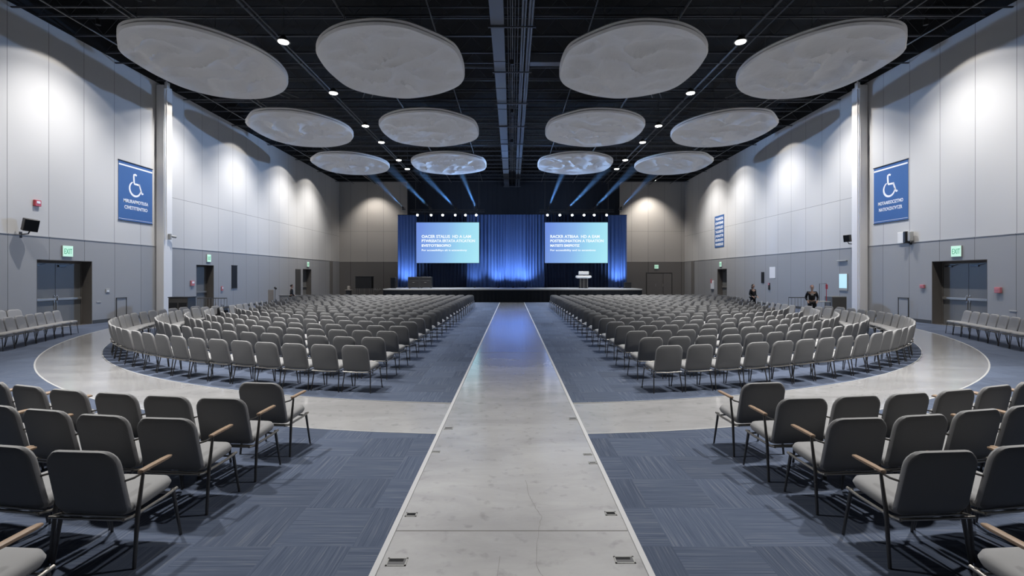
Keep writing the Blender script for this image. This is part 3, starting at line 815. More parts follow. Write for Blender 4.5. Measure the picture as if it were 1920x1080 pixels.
for side, y, z, lab, l1, l2 in (('left', 23.6, 6.17, 'blue wheelchair-symbol banner on the case-side wall beside the column', 'MIRURAFMOTIUSA', 'CIVETITENTIIO'),
                          ('right', 23.45, 6.17, 'blue wheelchair-symbol banner on the lectern-side wall beside the column', 'MOTAAKIOCIZTMO', 'NATIOVZATVTZR')):
    t = thing('wall_banner', lab, 'banner', mx=wallmx(side, y, z, .01))
    b = MB(); b.box(-1.06, 1.06, -1.42, 1.42, 0, .012); b.build('cloth_panel', M['banner'], t)
    b = MB(); b.box(-1.04, 1.04, 1.20, 1.27, .012, .018); b.build('white_band', M['white'], t)
    b = MB(); b.box(-1.04, 1.04, -1.33, -1.315, .012, .016); b.build('hem_line', M['white'], t)
    b = MB(); b.tube([(-1.08, 1.42, .02), (1.08, 1.42, .02)], .025, 8); b.build('top_rail', M['darkmetal'], t, True)
    b = MB(); b.tube([(-1.08, -1.42, .015), (1.08, -1.42, .015)], .018, 8); b.build('bottom_rail', M['darkmetal'], t, True)
    isa(t, 1.06, -.08, .38)
    for L, y_, w_ in ((l1, -.52, 1.55), (l2, -.83, 1.45)):
        o = text(L, .23, M['white'], t, 0, y_, .014, bold=.004)
        wd = max(v.co.x for v in o.data.vertices)
        for v in o.data.vertices: v.co.x = v.co.x*w_/wd-w_/2
t = thing('wall_banner', 'tall narrow blue text banner on the lectern-side wall near the back', 'banner', mx=wallmx('right', 42.8, 6.1, .01))
b = MB(); b.box(-.95, .95, -1.42, 1.42, 0, .012); b.build('cloth_panel', M['banner'], t)
for k, L in enumerate(('TVUARKETIG', 'SOMTEINIS', 'COMHLLEO', 'TACUUIDTE', 'J NOAUTTH', 'EDUPLUITS', 'WAMSSEGGE')):
    o = text(L, .30, M['white'], t, 0, 1.02-k*.38, .014, bold=.012)
    wd = max(v.co.x for v in o.data.vertices)
    for v in o.data.vertices: v.co.x = v.co.x*1.6/wd-.8

def exit_sign(side, along, z, w, h, lab, L='EXIT'):
    t = thing('exit_sign', lab, 'exit sign', mx=wallmx(side, along, z, .022), group='green exit signs')
    b = MB(); b.cbox(-w/2-.012, w/2+.012, -h/2-.012, h/2+.012, 0, .05, .006); b.build('housing', M['grey'], t)
    b = MB(); b.box(-w/2, w/2, -h/2, h/2, .05, .056); b.build('lit_panel', M['exitg'], t)
    o = text(L, h*.72, M['exitt'], t, 0, -h*.26, .058)
    wd = max(v.co.x for v in o.data.vertices)
    for v in o.data.vertices: v.co.x = v.co.x*w*.8/wd-w*.4
exit_sign('left', 19.92, 3.14, .45, .44, 'square green exit sign over the case-side double doors')
exit_sign('right', 19.92, 3.14, .45, .44, 'square green exit sign over the lectern-side double doors')
exit_sign('left', 29.2, 3.20, .36, .44, 'green exit sign over the single door past the case-side column')
exit_sign('left', 43.4, 3.18, .42, .42, 'small green exit sign over the farthest case-side door')
exit_sign('right', 46.9*.905, 3.16, .42, .42, 'small green exit sign over the farthest lectern-side door')
exit_sign('back', 15.45, 3.12, .42, .40, 'small green exit sign on the back wall over the flush double doors')

def wallbox(name, side, along, z, w, h, d, m, lab, cat, extra=None):
    t = thing(name, lab, cat, mx=wallmx(side, along, z, .022 if z < DZ else .0))
    b = MB(); b.cbox(-w/2, w/2, -h/2, h/2, 0, d, min(.01, d/4)); b.build('housing', M[m], t)
    if extra:
        e = MB(); extra[0](e, w, h, d); e.build(extra[1], M[extra[2]], t)
    return t
lens_ = lambda e, w, h, d: e.cbox(-w*.3, w*.3, -h*.05, h*.32, d, d+.01, .003)
Yp = lambda x: WX*FP/abs(x-960)
wallbox('fire_alarm', 'left', Yp(67.5), 2.1+(518-381)/892.5*WX, .24, .24, .10, 'red', 'red fire alarm box high on the case-side wall', 'fire alarm', (lens_, 'strobe_lens', 'white'))
wallbox('fire_alarm', 'left', Yp(359), 2.1-.37*.0-(531-518)/601*WX, .30, .30, .08, 'pink', 'red alarm box beside the single door past the case-side column', 'fire alarm', (lens_, 'strobe_lens', 'white'))
wallbox('call_point', 'left', Yp(415), 2.1-(541-518)/545*WX, .18, .28, .06, 'pink', 'small red call point between single door and dark slot window', 'call point', (lens_, 'label_plate', 'white'))
wallbox('fire_alarm', 'right', Yp(1732), 2.1-(537-518)/772*WX, .22, .16, .08, 'pink', 'pale red box between the low hatch and the double doors', 'fire alarm', (lens_, 'label_plate', 'pink'))
wallbox('fire_alarm', 'right', Yp(1875), 2.1-(544-518)/915*WX, .22, .22, .10, 'pink', 'pale red box on the wall above the row of side chairs', 'fire alarm', (lens_, 'label_plate', 'pink'))
wallbox('notice_box', 'right', Yp(1337), 2.1-(534-518)/377*WX, .55, .75, .10, 'white', 'white and red notice box beside the farthest lectern-side door', 'notice box', (lambda e, w, h, d: e.box(-w/2, w*.1, h*.2, h*.7, d, d+.01), 'red_notice', 'pink'))
wallbox('call_point', 'right', Yp(1443.5), 2.1-(537-518)/483*WX, .18, .50, .06, 'darkmetal', 'narrow extinguisher box with a pink top beside the white door panel', 'call point', (lambda e, w, h, d: e.box(-w/2, w/2, h*.2, h/2, d, d+.01), 'red_top', 'pink'))
wallbox('switch_plate', 'left', Yp(200.5), 2.1-(545-518)/759*WX, .22, .17, .03, 'grey', 'pale switch plate on the wall past the case-side double doors', 'switch plate', (lambda e, w, h, d: e.box(-w*.3, w*.2, -h*.3, h*.1, d, d+.01), 'rocker', 'white'))
wallbox('label_strip', 'left', Yp(184), 2.1-(566-518)/776*WX, .22, .05, .02, 'grey', 'thin pale strip low beside the case-side double doors', 'plate')
wallbox('label_strip', 'right', Yp(1901), 2.1-(583-518)/941*WX, .26, .05, .02, 'grey', 'thin pale strip low behind the lectern-side row of chairs', 'plate')
wallbox('dark_display', 'left', Yp(438.5), 2.1-(519-518)/521.5*WX, .62, 1.48, .03, 'black', 'tall narrow black panel on the wall past the single door', 'display', (lambda e, w, h, d: [e.box(-w/2-.03, w/2+.03, h/2, h/2+.03, 0, d+.01), e.box(-w/2-.03, w/2+.03, -h/2-.03, -h/2, 0, d+.01)], 'edge_trim', 'trim'))
wallbox('dark_display', 'right', Yp(1431), 2.1-(520.5-518)/471*WX, .40, .82, .03, 'black', 'small narrow black panel on the lectern-side wall above a person', 'display')
wallbox('pale_board', 'right', Yp(1449), 2.1-(511-518)/489*WX-.0, .75, .80, .012, 'column', 'faint pale square panel on the lectern-side wall by the black slot', 'board')
wallbox('lit_poster', 'right', Yp(1583), 2.1-(529-518)/623*WX, .66, .95, .05, 'grey', 'glowing pale blue poster case beside the lectern-side column', 'poster case',
        (lambda e, w, h, d: e.box(-w/2+.02, w/2-.02, -h/2+.14, h/2-.02, d, d+.006), 'lit_sheet', 'lit'))
wallbox('wall_cover', 'left', Yp(558), 1.37, .95, 2.7, .05, 'trim', 'tall dark flush panel before the farthest case-side door', 'cover')
# door header and hinge box above the lit poster
wallbox('door_header', 'right', Yp(1581), 2.1-(489-518)/621*WX, .75, .06, .10, 'grey', 'slim grey header strip on the wall above the glowing poster', 'wall fitting')
# low hatches
for side, x, lab in (('left', 226.5, 'low framed hatch in the case-side wall past the double doors'), ('right', 1695, 'low framed hatch in the lectern-side wall before the double doors')):
    t = thing('wall_hatch', lab, 'hatch', mx=wallmx(side, Yp(x), .0, .021), group='low wall hatches')
    b = MB(); b.box(-.30, -.275, .17, 1.06, 0, .03); b.box(.275, .30, .17, 1.06, 0, .03); b.box(-.30, .30, 1.06, 1.10, 0, .04); b.build('frame', M['trim'], t)
    b = MB(); b.box(-.272, .272, .17, 1.055, 0, .012); b.build('hatch_leaf', M['dado'], t)
# speakers and cameras
def speaker(side, x, y, w, h, d, tilt, lab):
    z = 2.1-(y-518)/abs(x-960)*WX
    t = thing('wall_loudspeaker', lab, 'loudspeaker', mx=wallmx(side, Yp(x), z, .0))
    R_ = Matrix.Translation((0, 0, .38)) @ Matrix.Rotation(math.radians(tilt), 4, 'X') @ Matrix.Rotation(math.radians(-30 if side == 'left' else 30), 4, 'Y')
    b = MB(); b.cbox(-w/2, w/2, -h/2, h/2, -d/2, d/2, .015, 0, R_); b.build('cabinet', M['black'], t)
    b = MB(); b.box(-w/2+.02, w/2-.02, -h/2+.02, h/2-.02, d/2, d/2+.008, 0, R_); b.build('grille', M['blackcloth'], t)
    b = MB(); b.tube([(0, -h/2-.12, .02), (0, -h/2-.1, .3), (0, -h/2+.05, .38)], .022, 8); b.cbox(-.05, .05, -h/2-.25, -h/2-.02, 0, .025, .004); b.build('bracket', M['black'], t, True)
speaker('left', 38, 422, .42, .46, .28, 12, 'black tilted loudspeaker on the case-side wall under the fire alarm')
speaker('right', 1602, 447, .30, .38, .25, 5, 'small black loudspeaker on the wall beside the lectern-side column')
t = thing('security_camera', 'small grey camera on the case-side column', 'camera', mx=wallmx('left', 25.3, 2.1+(518-446)/645*WX+.02, .43))
b = MB(); b.cbox(-.09, .0, -.15, .15, 0, .14, .01); b.build('mount_plate', M['grey'], t)
b = MB(); b.tube([(.0, .02, .10), (.22, .0, .20)], [.06, .07], 12); b.build('camera_body', M['grey'], t, True)
b = MB(); b.tube([(.22, .0, .20), (.235, -.002, .207)], .05, 12); b.build('lens', M['black'], t, True)
t = thing('wall_projector', 'clear-sided projector box with a black device above the low hatch', 'projector', mx=wallmx('right', 22.3, 3.92, .0))
b = MB(); b.cbox(-.62, .10, -.26, .26, .02, .10, .01); b.build('housing', M['column'], t)
b = MB(); b.cbox(-.02, .14, -.28, .26, .10, .34, .02); b.build('device', M['black'], t)
b = MB(); b.cbox(.14, .30, -.20, .24, .08, .26, .02); b.build('side_box', M['grey'], t)
b = MB(); b.tube([(.06, -.30, .05), (.06, -.24, .22)], .03, 8); b.cbox(.0, .12, -.36, -.24, 0, .05, .004); b.build('bracket', M['darkmetal'], t, True)

# ------------------------------------------------------------------ chairs
def rr(w, h, rt, rb, n=5):
    """rounded rectangle outline, centred in x, y from 0 to h; radii at the top and the bottom"""
    out = []
    for cx, cy, r, a0 in ((w/2-rb, rb, rb, -90), (w/2-rt, h-rt, rt, 0), (-w/2+rt, h-rt, rt, 90), (-w/2+rb, rb, rb, 180)):
        for k in range(n+1):
            a = math.radians(a0+90*k/n); out.append((cx+r*math.cos(a), cy+r*math.sin(a)))
    return out
def cushion(b, w, h, th, rt, rb, fn, n=5, caps=(.75, .45, .15), edge=5, dome=.0, rear=0):
    o = rr(w, h, rt, rb, n); cx, cy = 0, h/2
    rings = []
    def ring(f, z): return [fn(cx+(x-cx)*f, cy+(y-cy)*f, z) for x, y in o]
    for f in reversed(caps): rings.append(ring(f, -th/2-dome*(1-f*f)))
    for k in range(edge):
        a = -PI/2+PI*k/(edge-1); ins = (th/2)*(1-math.cos(a))
        rings.append([fn(x-(x-cx)/(w/2)*ins if abs(x-cx) > 1e-6 else x, y-(y-cy)/(h/2)*ins, math.sin(a)*th/2) for x, y in o])
    for f in caps: rings.append(ring(f, th/2+dome*(1-f*f)))
    b.loft(rings, True)
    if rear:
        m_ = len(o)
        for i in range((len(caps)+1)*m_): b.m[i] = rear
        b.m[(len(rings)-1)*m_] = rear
def chair_meshes(kind, lod=0):
    arm = kind == 'arm'
    n = 5 if lod == 0 else 2; caps = (.75, .45, .15) if lod == 0 else (.6,); edge = 5 if lod == 0 else 3
    P = {}
    W = .56 if arm else .53
    b = MB()   # seat cushion
    def fs(x, y, z):
        yy = y-.225; return (x*(1-.04*(y/.46)), yy, .425+z + (-.02*((yy+.22)/.45)**2 if 0 else 0) + .012*(1-(x/.27)**2) + .018*(yy/.22))
    cushion(b, W-.02, .475, .085, .09, .06, fs, n, caps, edge, .008); P['seat'] = (b, M['fabric'])
    b = MB()   # back
    lean = math.tan(math.radians(9))
    def fb(x, y, z):
        curve = .16*(abs(x)**2)*1.2
        low = .06*math.exp(-(y/.09)**2)
        return (x*(1-.03*(y/.5)), -.235-lean*y+z+curve+low*.6, .375+y)
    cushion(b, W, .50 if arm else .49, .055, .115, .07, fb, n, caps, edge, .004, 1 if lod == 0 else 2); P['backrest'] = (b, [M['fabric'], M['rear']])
    sd = 8 if lod == 0 else 4
    hw = W/2+.012
    legs = []
    r = .0135 if arm else .0105
    for s in (-1, 1):
        b = MB()
        if arm: b.tube([(s*(hw+.02), -.215, 0), (s*(hw+.004), -.165, .38), (s*(hw+.006), -.12, .655)], [r*.85, r*1.15, r*.8], sd)
        else: b.tube([(s*(hw-.0), -.25, 0), (s*(hw-.03), -.185, .385)], [r*.9, r], sd)
        legs.append(b)
        b = MB()
        if arm: b.tube([(s*(hw+.005), .245, 0), (s*(hw-.02), .19, .395)], [r*.75, r*1.1], sd)
        else: b.tube([(s*(hw-.0), .235, 0), (s*(hw-.03), .20, .39)], [r*.9, r], sd)
        legs.append(b)
    P['legs'] = (legs, M['legs'])
    b = MB()
    q = hw-.012 if arm else hw-.03
    for s in (-1, 1): b.tube([(s*q, -.27, .375), (s*q, -.19, .36), (s*q, .1, .372), (s*q, .225, .388)], .0125 if arm else .009, sd)
    b.tube([(-q, -.19, .36), (q, -.19, .36)], .010, sd); b.tube([(-q, .17, .372), (q, .17, .372)], .010, sd)
    b.tube([(-q, -.27, .378), (0, -.25, .365), (q, -.27, .378)], .011, sd)
    P['seat_frame'] = (b, M['frame'])
    if arm:
        P['arms'] = []; P['brk'] = []
        for s in (-1, 1):
            b = MB(); x = hw+.006
            rings = []
            for y, w_, z, h_ in ((-.15, .030, .655, .018), (-.145, .044, .656, .024), (-.05, .050, .661, .026), (.08, .050, .668, .024), (.125, .040, .671, .022), (.14, .024, .672, .016)):
                rings.append([(s*x+w_/2*math.copysign(abs(math.cos(a))**.6, math.cos(a)), y, z+h_/2+h_/2*math.copysign(abs(math.sin(a))**.6, math.sin(a))) for a in (2*PI*i/12 for i in range(12))])
            b.loft(rings, True); P['arms'].append(b)
            b = MB(); b.tube([(s*x, -.12, .652), (s*x, -.2, .645), (s*(hw-.03), -.262, .64)], .008, 6); P['brk'].append(b)
    return P
PC = {k: chair_meshes(k) for k in ('arm', 'plain')}
def make_chair(kind, name, label, loc, rz, group):
    P = PC[kind]; t = thing(name, label, 'chair', loc, rz, group)
    P['seat'][0].build('seat', P['seat'][1], t, True)
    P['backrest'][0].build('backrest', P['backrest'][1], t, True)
    for lb in P['legs'][0]: lb.build('leg', P['legs'][1], t, True)
    P['seat_frame'][0].build('seat_frame', P['seat_frame'][1], t, True)
    if kind == 'arm':
        for lb in P['arms']: lb.build('armrest', M['wood'], t, True)
        for lb in P['brk']: lb.build('arm_bracket', M['legs'], t, True)
    return t
proto = {}
def place(kind, name, label, x, y, dx, dy, group, z=.006):
    rz = math.atan2(-dx, dy)
    if kind not in proto: proto[kind] = make_chair(kind, name, label, (x, y, z), rz, group); return proto[kind]
    return dup(proto[kind], (x, y, z), rz, label, group)

# armchairs on both sides of the aisle near the camera: x and y of the seat centre, rows counted from the camera
ARM = {1: [(-2.99, 2.62, 4)],
       2: [(-3.00, 3.67, 4), (-3.66, 3.78, 9), (-4.30, 3.92, 13)],
       3: [(-2.97, 4.45, 5), (-3.58, 4.54, 9), (-4.22, 4.70, 12), (-4.83, 4.86, 15), (-5.43, 5.05, 18)],
       4: [(-2.90, 5.13, 6), (-3.50, 5.22, 9), (-4.10, 5.33, 12), (-4.72, 5.47, 15), (-5.33, 5.66, 18), (-5.94, 5.88, 21), (-6.54, 6.13, 23)],
       5: [(-2.86, 5.82, 7)]}
for s in (-1, 1):
    for r in sorted(ARM):
        for i, (x, y, a) in enumerate(ARM[r]):
            side = 'lectern side' if s > 0 else 'case side'
            rowt = {1: 'at the frame bottom', 2: 'second row from the camera', 3: 'third row from the camera', 4: 'fourth row from the camera', 5: 'closest to the concrete ring'}[r]
            lab = 'grey wood-armed chair, %s, %s%s' % (side, rowt, '' if len(ARM[r]) == 1 else ', %s from the aisle' % ordn[i])
            A = math.radians(a)
            place('arm', 'armchair', lab, -s*x, y, -s*math.sin(A), math.cos(A), 'armchairs in the near section')

# main blocks: rows of one curve, each set one pitch nearer the stage
PITCH = 1.11; NROW = 22
EK = [12.8, 12.05, 11.7, 11.65, 11.75, 11.9]
YK = [18.8, 19.4, 20.0, 20.7, 21.5, 22.3]
TM = [98, 95, 93, 92, 90, 84]
placed = []
def row_pts(k):
    out = []; N = 8.62+PITCH*k; SP = (.605, .622, .612)[k % 3]
    if k < 6: E_, ye, tm = EK[k], YK[k], TM[k]
    else:
        u = (k-5)/16; E_ = 11.9+2.1*u; ye = 22.3+10.9*u; tm = 84-40*u
    tm = math.radians(tm); EA = E_/min(1, math.sin(tm) if tm < PI/2 else 1); EB = (ye-N)/((1-math.cos(tm)) if tm < PI/2 else 1); cy = N+EB
    t = math.asin(2.76/EA); prev = list(placed)
    while True:
        x = EA*math.sin(t); y = cy-EB*math.cos(t)
        if t > tm: break
        if any((x-q[0])**2+(y-q[1])**2 < .64**2 for q in prev):
            t += .15*SP/math.hypot(EA*math.cos(t), EB*math.sin(t)); continue
        placed.append((x, y))
        # inward normal
        nx, ny = -math.sin(t)/EA, math.cos(t)/EB
        L = math.hypot(nx, ny); out.append((x, y, nx/L, ny/L))
        dt = SP/math.hypot(EA*math.cos(t), EB*math.sin(t)); t += dt
    return out
ROWS = [row_pts(k) for k in range(NROW)]
LIMIT = 262
cnt = 0; far = []
allpts = []
for k, pts in enumerate(ROWS):
    if cnt+2*len(pts) <= LIMIT:
        cnt += 2*len(pts)
        for s in (-1, 1):
            for i, (x, y, nx, ny) in enumerate(pts):
                lab = 'grey armless chair, %s block, %s, %s from the aisle' % ('lectern-side' if s > 0 else 'case-side', 'rearmost row' if k == 0 else ordn[k]+' row from the rear', ordn[i])
                j = random.uniform(-.02, .02)
                place('plain', 'conference_chair', lab, s*x, y+j, s*nx, ny, 'armless chairs in curved rows')
    else:
        for s in (-1, 1):
            for (x, y, nx, ny) in pts: far.append((s*x, y, s*nx, ny))
    for s in (-1, 1):
        allpts += [(s*x, y, s*nx, ny) for x, y, nx, ny in pts]
# chairs along the side walls
nside = 0
for s in (-1, 1):
    p0 = Vector((16.05, 17.3)); p1 = Vector((14.10, 12.6))
    d = (p1-p0); n = int(d.length/.585); d.normalize()
    for i in range(n):
        p = p0+d*.585*i
        nside += 1
        lab = 'grey armless chair in the single row near the %s wall, %s from the far end' % ('lectern-side' if s > 0 else 'case-side', ordn[i])
        place('plain', 'conference_chair', lab, s*p.x, p.y, s*d.y, -d.x, 'chairs set before the side walls')
for i in range(3):
    place('plain', 'conference_chair', 'grey armless chair with its back against the case-side wall, %s from the doors' % ordn[i], -18.12, 17.75-.56*i, 1, 0, 'chairs against the wall'); nside += 1
print('single plain chairs', cnt+nside, 'far', len(far))
# the remaining rows, built as one object
LP = chair_meshes('plain', 1)
b = MB()
for (x, y, nx, ny) in far:
    rz = math.atan2(-nx, ny); mx = Matrix.Translation((x, y, .006)) @ Matrix.Rotation(rz, 4, 'Z')
    for key in ('seat', 'backrest'):
        q = LP[key][0]; m0 = len(b.m); b.add(q.v, q.f, 0, mx); b.m[m0:] = q.m
    for q in LP['legs'][0]: b.add(q.v, q.f, 1, mx)
    q = LP['seat_frame'][0]; b.add(q.v, q.f, 1, mx)
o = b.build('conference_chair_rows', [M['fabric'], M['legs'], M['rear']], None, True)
tag(o, 'remaining grey armless chairs in curved rows filling both blocks up to the stage', 'chairs', 'armless chairs in curved rows', 'stuff')

# ------------------------------------------------------------------ loose things at the sides
def barrier(x0, x1, y, lab):
    t = thing('crowd_barrier', lab, 'barrier', ((x0+x1)/2, y, .006), group='metal railings'); w = (x1-x0)/2
    b = MB(); b.tube([(-w, 0, 1.02), (w, 0, 1.02)], .02, 8); b.tube([(-w, 0, .18), (w, 0, .18)], .015, 8); b.build('rail', M['darkmetal'], t, True)
    n = int(2*w/.14)
    for i in range(n+1):
        q = -w+2*w*i/n; b = MB(); b.tube([(q, 0, .0 if i in (0, n) else .18), (q, 0, 1.02)], .012, 6); b.build('baluster', M['bar'], t, True)
    for q in (-w, w): b = MB(); b.box(q-.03, q+.03, -.25, .25, 0, .02); b.build('foot', M['darkmetal'], t)
barrier(-15.4, -13.95, 23.5, 'metal railing beside the dark cabinet near the case-side column')
barrier(14.0, 14.95, 24.3, 'metal railing behind the standing person near the lectern-side column')
t = thing('equipment_cabinet', 'dark equipment cabinet with open front by the case-side wall', 'cabinet', (-16.55, 24.1, .006))
b = MB(); b.cbox(-.48, .48, -.32, .32, .25, 1.02, .015); b.build('body', M['trim'], t)
b = MB(); b.cbox(-.50, .50, -.34, .34, 1.02, 1.07, .008); b.build('top_board', M['darkmetal'], t)
for x in (-.42, .42):
    for y in (-.27, .27): b = MB(); b.box(x-.03, x+.03, y-.03, y+.03, 0, .25); b.build('leg', M['darkmetal'], t)
for x in (-.24, .24): b = MB(); b.cbox(x-.2, x+.2, -.335, -.32, .32, .78, .004); b.build('drawer_front', M['black'], t)
t = thing('storage_cabinet', 'low dark grey cabinet beside the lectern-side column', 'cabinet', (16.9, 25.1, .006))
b = MB(); b.cbox(-.36, .40, -.3, .3, 0, 1.05, .015); b.build('body', M['door'], t)
b = MB(); b.cbox(-.34, -.0, -.315, -.30, .05, 1.0, .004); b.build('cabinet_door', M['trim'], t)
b = MB(); b.cbox(.02, .38, -.315, -.30, .05, 1.0, .004); b.build('cabinet_door', M['trim'], t)
t = thing('equipment_trolley', 'upright steel trolley with a red pole by the lectern-side wall', 'trolley', (15.55, 24.2, .006))
b = MB(); b.cbox(-.35, .38, -.22, .22, .30, .46, .01); b.build('red_tray', M['red'], t)
b = MB(); b.cbox(-.35, .38, -.22, .22, .80, .84, .006); b.build('top_tray', M['grey'], t)
for x in (-.33, .36):
    for y in (-.2, .2): b = MB(); b.tube([(x, y, .06), (x, y, .84)], .014, 6); b.build('post', M['darkmetal'], t)
    for y in (-.18, .18): b = MB(); b.tube([(x-.015, y, .035), (x+.015, y, .035)], .035, 10); b.build('caster', M['black'], t, True)
b = MB(); b.tube([(-.05, 0, .84), (-.05, 0, 1.72), (.30, 0, 1.72)], .014, 6); b.build('upright_bar', M['darkmetal'], t)
b = MB(); b.tube([(.30, 0, .84), (.30, 0, 1.72)], .018, 6); b.cbox(.27, .35, -.04, .04, 1.45, 1.68, .008); b.build('red_pole', M['red'], t)
t = thing('display_board', 'low beige board standing by the case-side wall', 'board', (-15.65, 31.2, .006))
b = MB(); b.cbox(-.20, .16, -.02, .02, .35, 1.22, .006); b.build('panel', M['beige'], t)
b = MB(); b.tube([(-.15, .0, .0), (-.15, 0, .4)], .015, 6); b.tube([(.11, .0, .0), (.11, 0, .4)], .015, 6); b.box(-.17, -.13, -.2, .2, 0, .02); b.box(.09, .13, -.2, .2, 0, .02); b.build('stand', M['darkmetal'], t)
t = thing('microphone_stand', 'thin black stand with a round head beside the beige board', 'microphone stand', (-15.2, 30.8, .006))
b = MB(); b.tube([(0, 0, 0), (0, 0, 1.28)], .014, 8); b.build('pole', M['black'], t, True)
b = MB(); b.disc((0, 0), .16, 0, .02, 20, r2=.14); b.build('foot', M['black'], t, True)
b = MB(); b.tube([(-.06, 0, 1.38), (-.02, 0, 1.36), (.06, 0, 1.30), (.10, 0, 1.27)], [.03, .065, .065, .03], 10); b.build('head', M['black'], t, True)
t = thing('counter', 'low grey counter behind the chairs near the person in black', 'counter', (-14.7, 32.0, .006))
b = MB(); b.cbox(-.7, .45, -.25, .25, 0, .80, .01); b.build('body', M['dado'], t)
b = MB(); b.cbox(-.73, .48, -.28, .28, .80, .84, .006); b.build('counter_top', M['pipe'], t)
# backpack on the chair whose seat lies nearest to this place
bx = min(allpts, key=lambda p: (p[0]+12.15)**2+(p[1]-20.2)**2)
t = thing('backpack', 'black bag sitting on a chair near the case-side railing', 'bag', (bx[0], bx[1], .006+.482), math.atan2(-bx[2], bx[3]), None)
b = MB(); b.cbox(-.19, .19, -.12, .14, 0, .34, .05); b.build('body', M['black'], t, True)
b = MB(); b.cbox(-.13, .13, .14, .20, .03, .22, .03); b.build('pocket', M['blackcloth'], t, True)
b = MB(); b.tube([(-.05, 0, .33), (-.05, 0, .42), (.05, 0, .42), (.05, 0, .33)], .012, 6); b.build('handle', M['darkmetal'], t, True)

# ------------------------------------------------------------------ people
def skin_obj(name, chains, m, parent, sub=1):
    """chains: dict name -> (pos, radius); edges list. One skinned surface."""
    nodes, edges, root = chains
    me = bpy.data.meshes.new(name); names = list(nodes)
    me.from_pydata([nodes[n][0] for n in names], [(names.index(a), names.index(b_)) for a, b_ in edges], [])
    me.materials.append(m)
    o = bpy.data.objects.new(name, me); C.objects.link(o); o.parent = parent
    md = o.modifiers.new('skin', 'SKIN'); md.use_smooth_shade = True
    sv = me.skin_vertices[0].data
    for i, n in enumerate(names):
        r = nodes[n][1]; sv[i].radius = r if isinstance(r, tuple) else (r, r)
        sv[i].use_root = (n == root)
    sd = o.modifiers.new('sub', 'SUBSURF'); sd.levels = sub; sd.render_levels = sub
    dg = bpy.context.evaluated_depsgraph_get(); bpy.context.view_layer.update()
    me2 = bpy.data.meshes.new_from_object(o.evaluated_get(bpy.context.evaluated_depsgraph_get()))
    o.modifiers.clear(); o.data = me2
    return o
def head(b, c, s, face):
    """head with brow, nose, chin; face is the facing angle handled by the parent, +y forward"""
    rings = []; prof = [(-.118, .020), (-.105, .045), (-.08, .060), (-.045, .068), (0, .074), (.04, .077), (.075, .070), (.10, .052), (.118, .022)]
    for z, r in prof:
        ring = []
        for i in range(20):
            a = 2*PI*i/20; x = math.cos(a)*r*.95; y = math.sin(a)*r*1.18
            fr = max(0, math.sin(a))**6
            if -.03 < z < .02: y += fr*.020*(1-abs(z+.01)/.04)      # nose
            if z < -.075: y += fr*.010
            ring.append((c[0]+x*s, c[1]+(y+.012)*s, c[2]+z*s))
        rings.append(ring)
    b.loft(rings, True)
    for sx in (-1, 1):
        b.loft([[(c[0]+sx*(.072+.006*k)*s, c[1]+(.0+math.cos(a)*.016)*s, c[2]+(-.005+math.sin(a)*.028)*s) for a in (2*PI*i/8 for i in range(8))] for k in (0, 1, 2)], True)
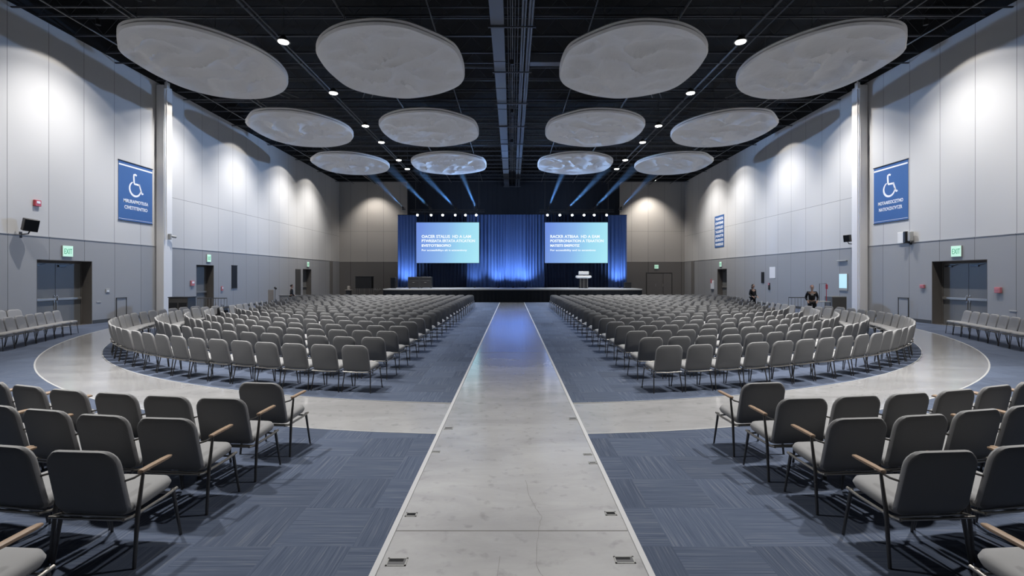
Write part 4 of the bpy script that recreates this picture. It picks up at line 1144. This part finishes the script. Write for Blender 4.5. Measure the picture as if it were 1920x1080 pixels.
def person(label, loc, rz, H=1.68, hair='hair', legs='jeans', pose='stand', long=False, wide=1.0, print_=False):
    s = H/1.75
    t = thing('person', label, 'person', loc, rz); t.scale = (s*wide, s*wide, s)
    z = lambda v: v
    el = {'stand': (.235, -.03, 1.12), 'hip': (.26, -.07, 1.13)}[pose if pose in ('stand', 'hip') else 'stand']
    hd = {'stand': (.19, .15, 1.00), 'hip': (.20, .13, .98)}[pose if pose in ('stand', 'hip') else 'stand']
    N = {'pel': ((0, 0, .95), (.14, .10)), 'wai': ((0, 0, 1.10), (.125, .09)), 'che': ((0, 0, 1.30), (.145, .10)), 'nck': ((0, -.01, 1.46), (.055, .055)), 'hdb': ((0, .0, 1.54), (.05, .055))}
    E = [('pel', 'wai'), ('wai', 'che'), ('che', 'nck'), ('nck', 'hdb')]
    for q, sx in (('l', -1), ('r', 1)):
        e = (sx*el[0], el[1], el[2]); h_ = (sx*hd[0], hd[1], hd[2])
        N['sh'+q] = ((sx*.18, 0, 1.41), .055); N['el'+q] = (e, .042); N['wr'+q] = (h_, .027)
        d = (Vector(h_)-Vector(e)).normalized(); pm = Vector(h_)+d*.05; N['pm'+q] = (tuple(pm), (.036, .018))
        E += [('che', 'sh'+q), ('sh'+q, 'el'+q), ('el'+q, 'wr'+q), ('wr'+q, 'pm'+q)]
        side = d.cross(Vector((0, 0, 1))).normalized()
        for k, L in enumerate((.075, .085, .08, .062)):
            a = pm+side*(-.027+.018*k)+d*.035; c_ = a+d*L*.5+Vector((0, 0, -.004)); f_ = a+d*L*.85+Vector((0, 0, -.02))
            N['f%d%s' % (k, q)] = (tuple(a), .009); N['g%d%s' % (k, q)] = (tuple(c_), .008); N['h%d%s' % (k, q)] = (tuple(f_), .007)
            E += [('pm'+q, 'f%d%s' % (k, q)), ('f%d%s' % (k, q), 'g%d%s' % (k, q)), ('g%d%s' % (k, q), 'h%d%s' % (k, q))]
        a = Vector(h_)+d*.02+side*-.035*1+Vector((0, 0, .01)); N['th'+q] = (tuple(a), .010); N['ti'+q] = (tuple(a+d*.045+side*-.012), .008)
        E += [('wr'+q, 'th'+q), ('th'+q, 'ti'+q)]
        st = .06 if q == 'l' else -.05
        N['hp'+q] = ((sx*.095, 0, .90), .085); N['kn'+q] = ((sx*.105, .03+st*.5, .50), .056); N['an'+q] = ((sx*.11, -.02+st, .09), .036); N['to'+q] = ((sx*.13, .14+st, .035), (.035, .025))
        E += [('pel', 'hp'+q), ('hp'+q, 'kn'+q), ('kn'+q, 'an'+q), ('an'+q, 'to'+q)]
    body = skin_obj('body', (N, E, 'pel'), M['skin'], t)
    b = MB(); head(b, (0, .015, 1.64), 1.0, 0); hdo = b.build('head', M['skin'], body, True)
    J = {k: (N[k][0], (N[k][1][0]+.018, N[k][1][1]+.02) if isinstance(N[k][1], tuple) else N[k][1]+.016) for k in ('pel', 'wai', 'che', 'shl', 'shr', 'ell', 'elr')}
    for q in 'lr':
        w_ = Vector(N['wr'+q][0]); e = Vector(N['el'+q][0]); J['wr'+q] = (tuple(e+(w_-e)*.93), .036)
    J['col'] = ((0, -.01, 1.44), .066)
    skin_obj('jacket', (J, [('pel', 'wai'), ('wai', 'che'), ('che', 'col'), ('che', 'shl'), ('shl', 'ell'), ('ell', 'wrl'), ('che', 'shr'), ('shr', 'elr'), ('elr', 'wrr')], 'pel'), M['jacket'], t)
    T = {'pel': ((0, 0, .97), (.150, .115))}; TE = []
    for q in 'lr':
        T['hp'+q] = (N['hp'+q][0], .098); T['kn'+q] = (N['kn'+q][0], .070); T['an'+q] = (N['an'+q][0], .055); TE += [('pel', 'hp'+q), ('hp'+q, 'kn'+q), ('kn'+q, 'an'+q)]
    skin_obj('trousers', (T, TE, 'pel'), M[legs], t)
    for q in 'lr':
        a = Vector(N['an'+q][0]); b = MB()
        b.loft([[(a.x+w_*math.cos(u), a.y+.055+l_*math.sin(u), zz) for u in (2*PI*i/14 for i in range(14))] for w_, l_, zz in ((.046, .125, .0), (.050, .13, .03), (.042, .10, .07), (.035, .05, .10))], True)
        b.build('shoe', M['black'], t, True)
    b = MB(); rings = []
    for z_, r, cy in ((-.02 if not long else -.16, .060, -.055), (.0, .082, -.020), (.04, .087, -.012), (.08, .080, -.006), (.115, .060, -.004), (.135, .020, .0)):
        rings.append([(math.cos(a)*r, (math.sin(a)*r*1.05+cy+.015) if math.sin(a) < .3 or z_ > .05 else .3*r+cy+.015, 1.64+z_) for a in (2*PI*i/18 for i in range(18))])
    b.loft(rings, True); b.build('hair', M[hair], hdo, True)
    if print_:
        b = MB(); b.cbox(-.055, .055, .122, .134, 1.26, 1.36, .006); b.build('shirt_print', M['scarf'], t)
    return t
person('person in black with short red hair standing by the railing near the column', (14.12, 22.6, .006), math.radians(155), 1.66, 'redhair', 'jacket', 'hip', print_=True)
person('person in black with dark hair standing farther along the lectern-side wall', (13.95, 27.8, .006), math.radians(200), 1.62, 'hair', 'jacket', 'stand', long=True)
person('person in black seen above the case-side chairs beside the microphone stand', (-14.05, 30.6, .006), math.radians(-60), 1.56, 'hair', 'jacket', 'stand', wide=1.12)

# ------------------------------------------------------------------ world and view
w = bpy.data.worlds.new('world'); sc.world = w; w.use_nodes = True
w.node_tree.nodes['Background'].inputs[0].default_value = (.02, .02, .025, 1)
sc.view_settings.view_transform = 'Standard'; sc.view_settings.look = 'None'
sc.view_settings.gamma = 1; sc.view_settings.use_curve_mapping = False
sc.view_settings.exposure = 0.08
sc.cycles.max_bounces = 8; sc.cycles.diffuse_bounces = 5; sc.cycles.glossy_bounces = 3; sc.cycles.volume_bounces = 0
sc.cycles.use_denoising = True
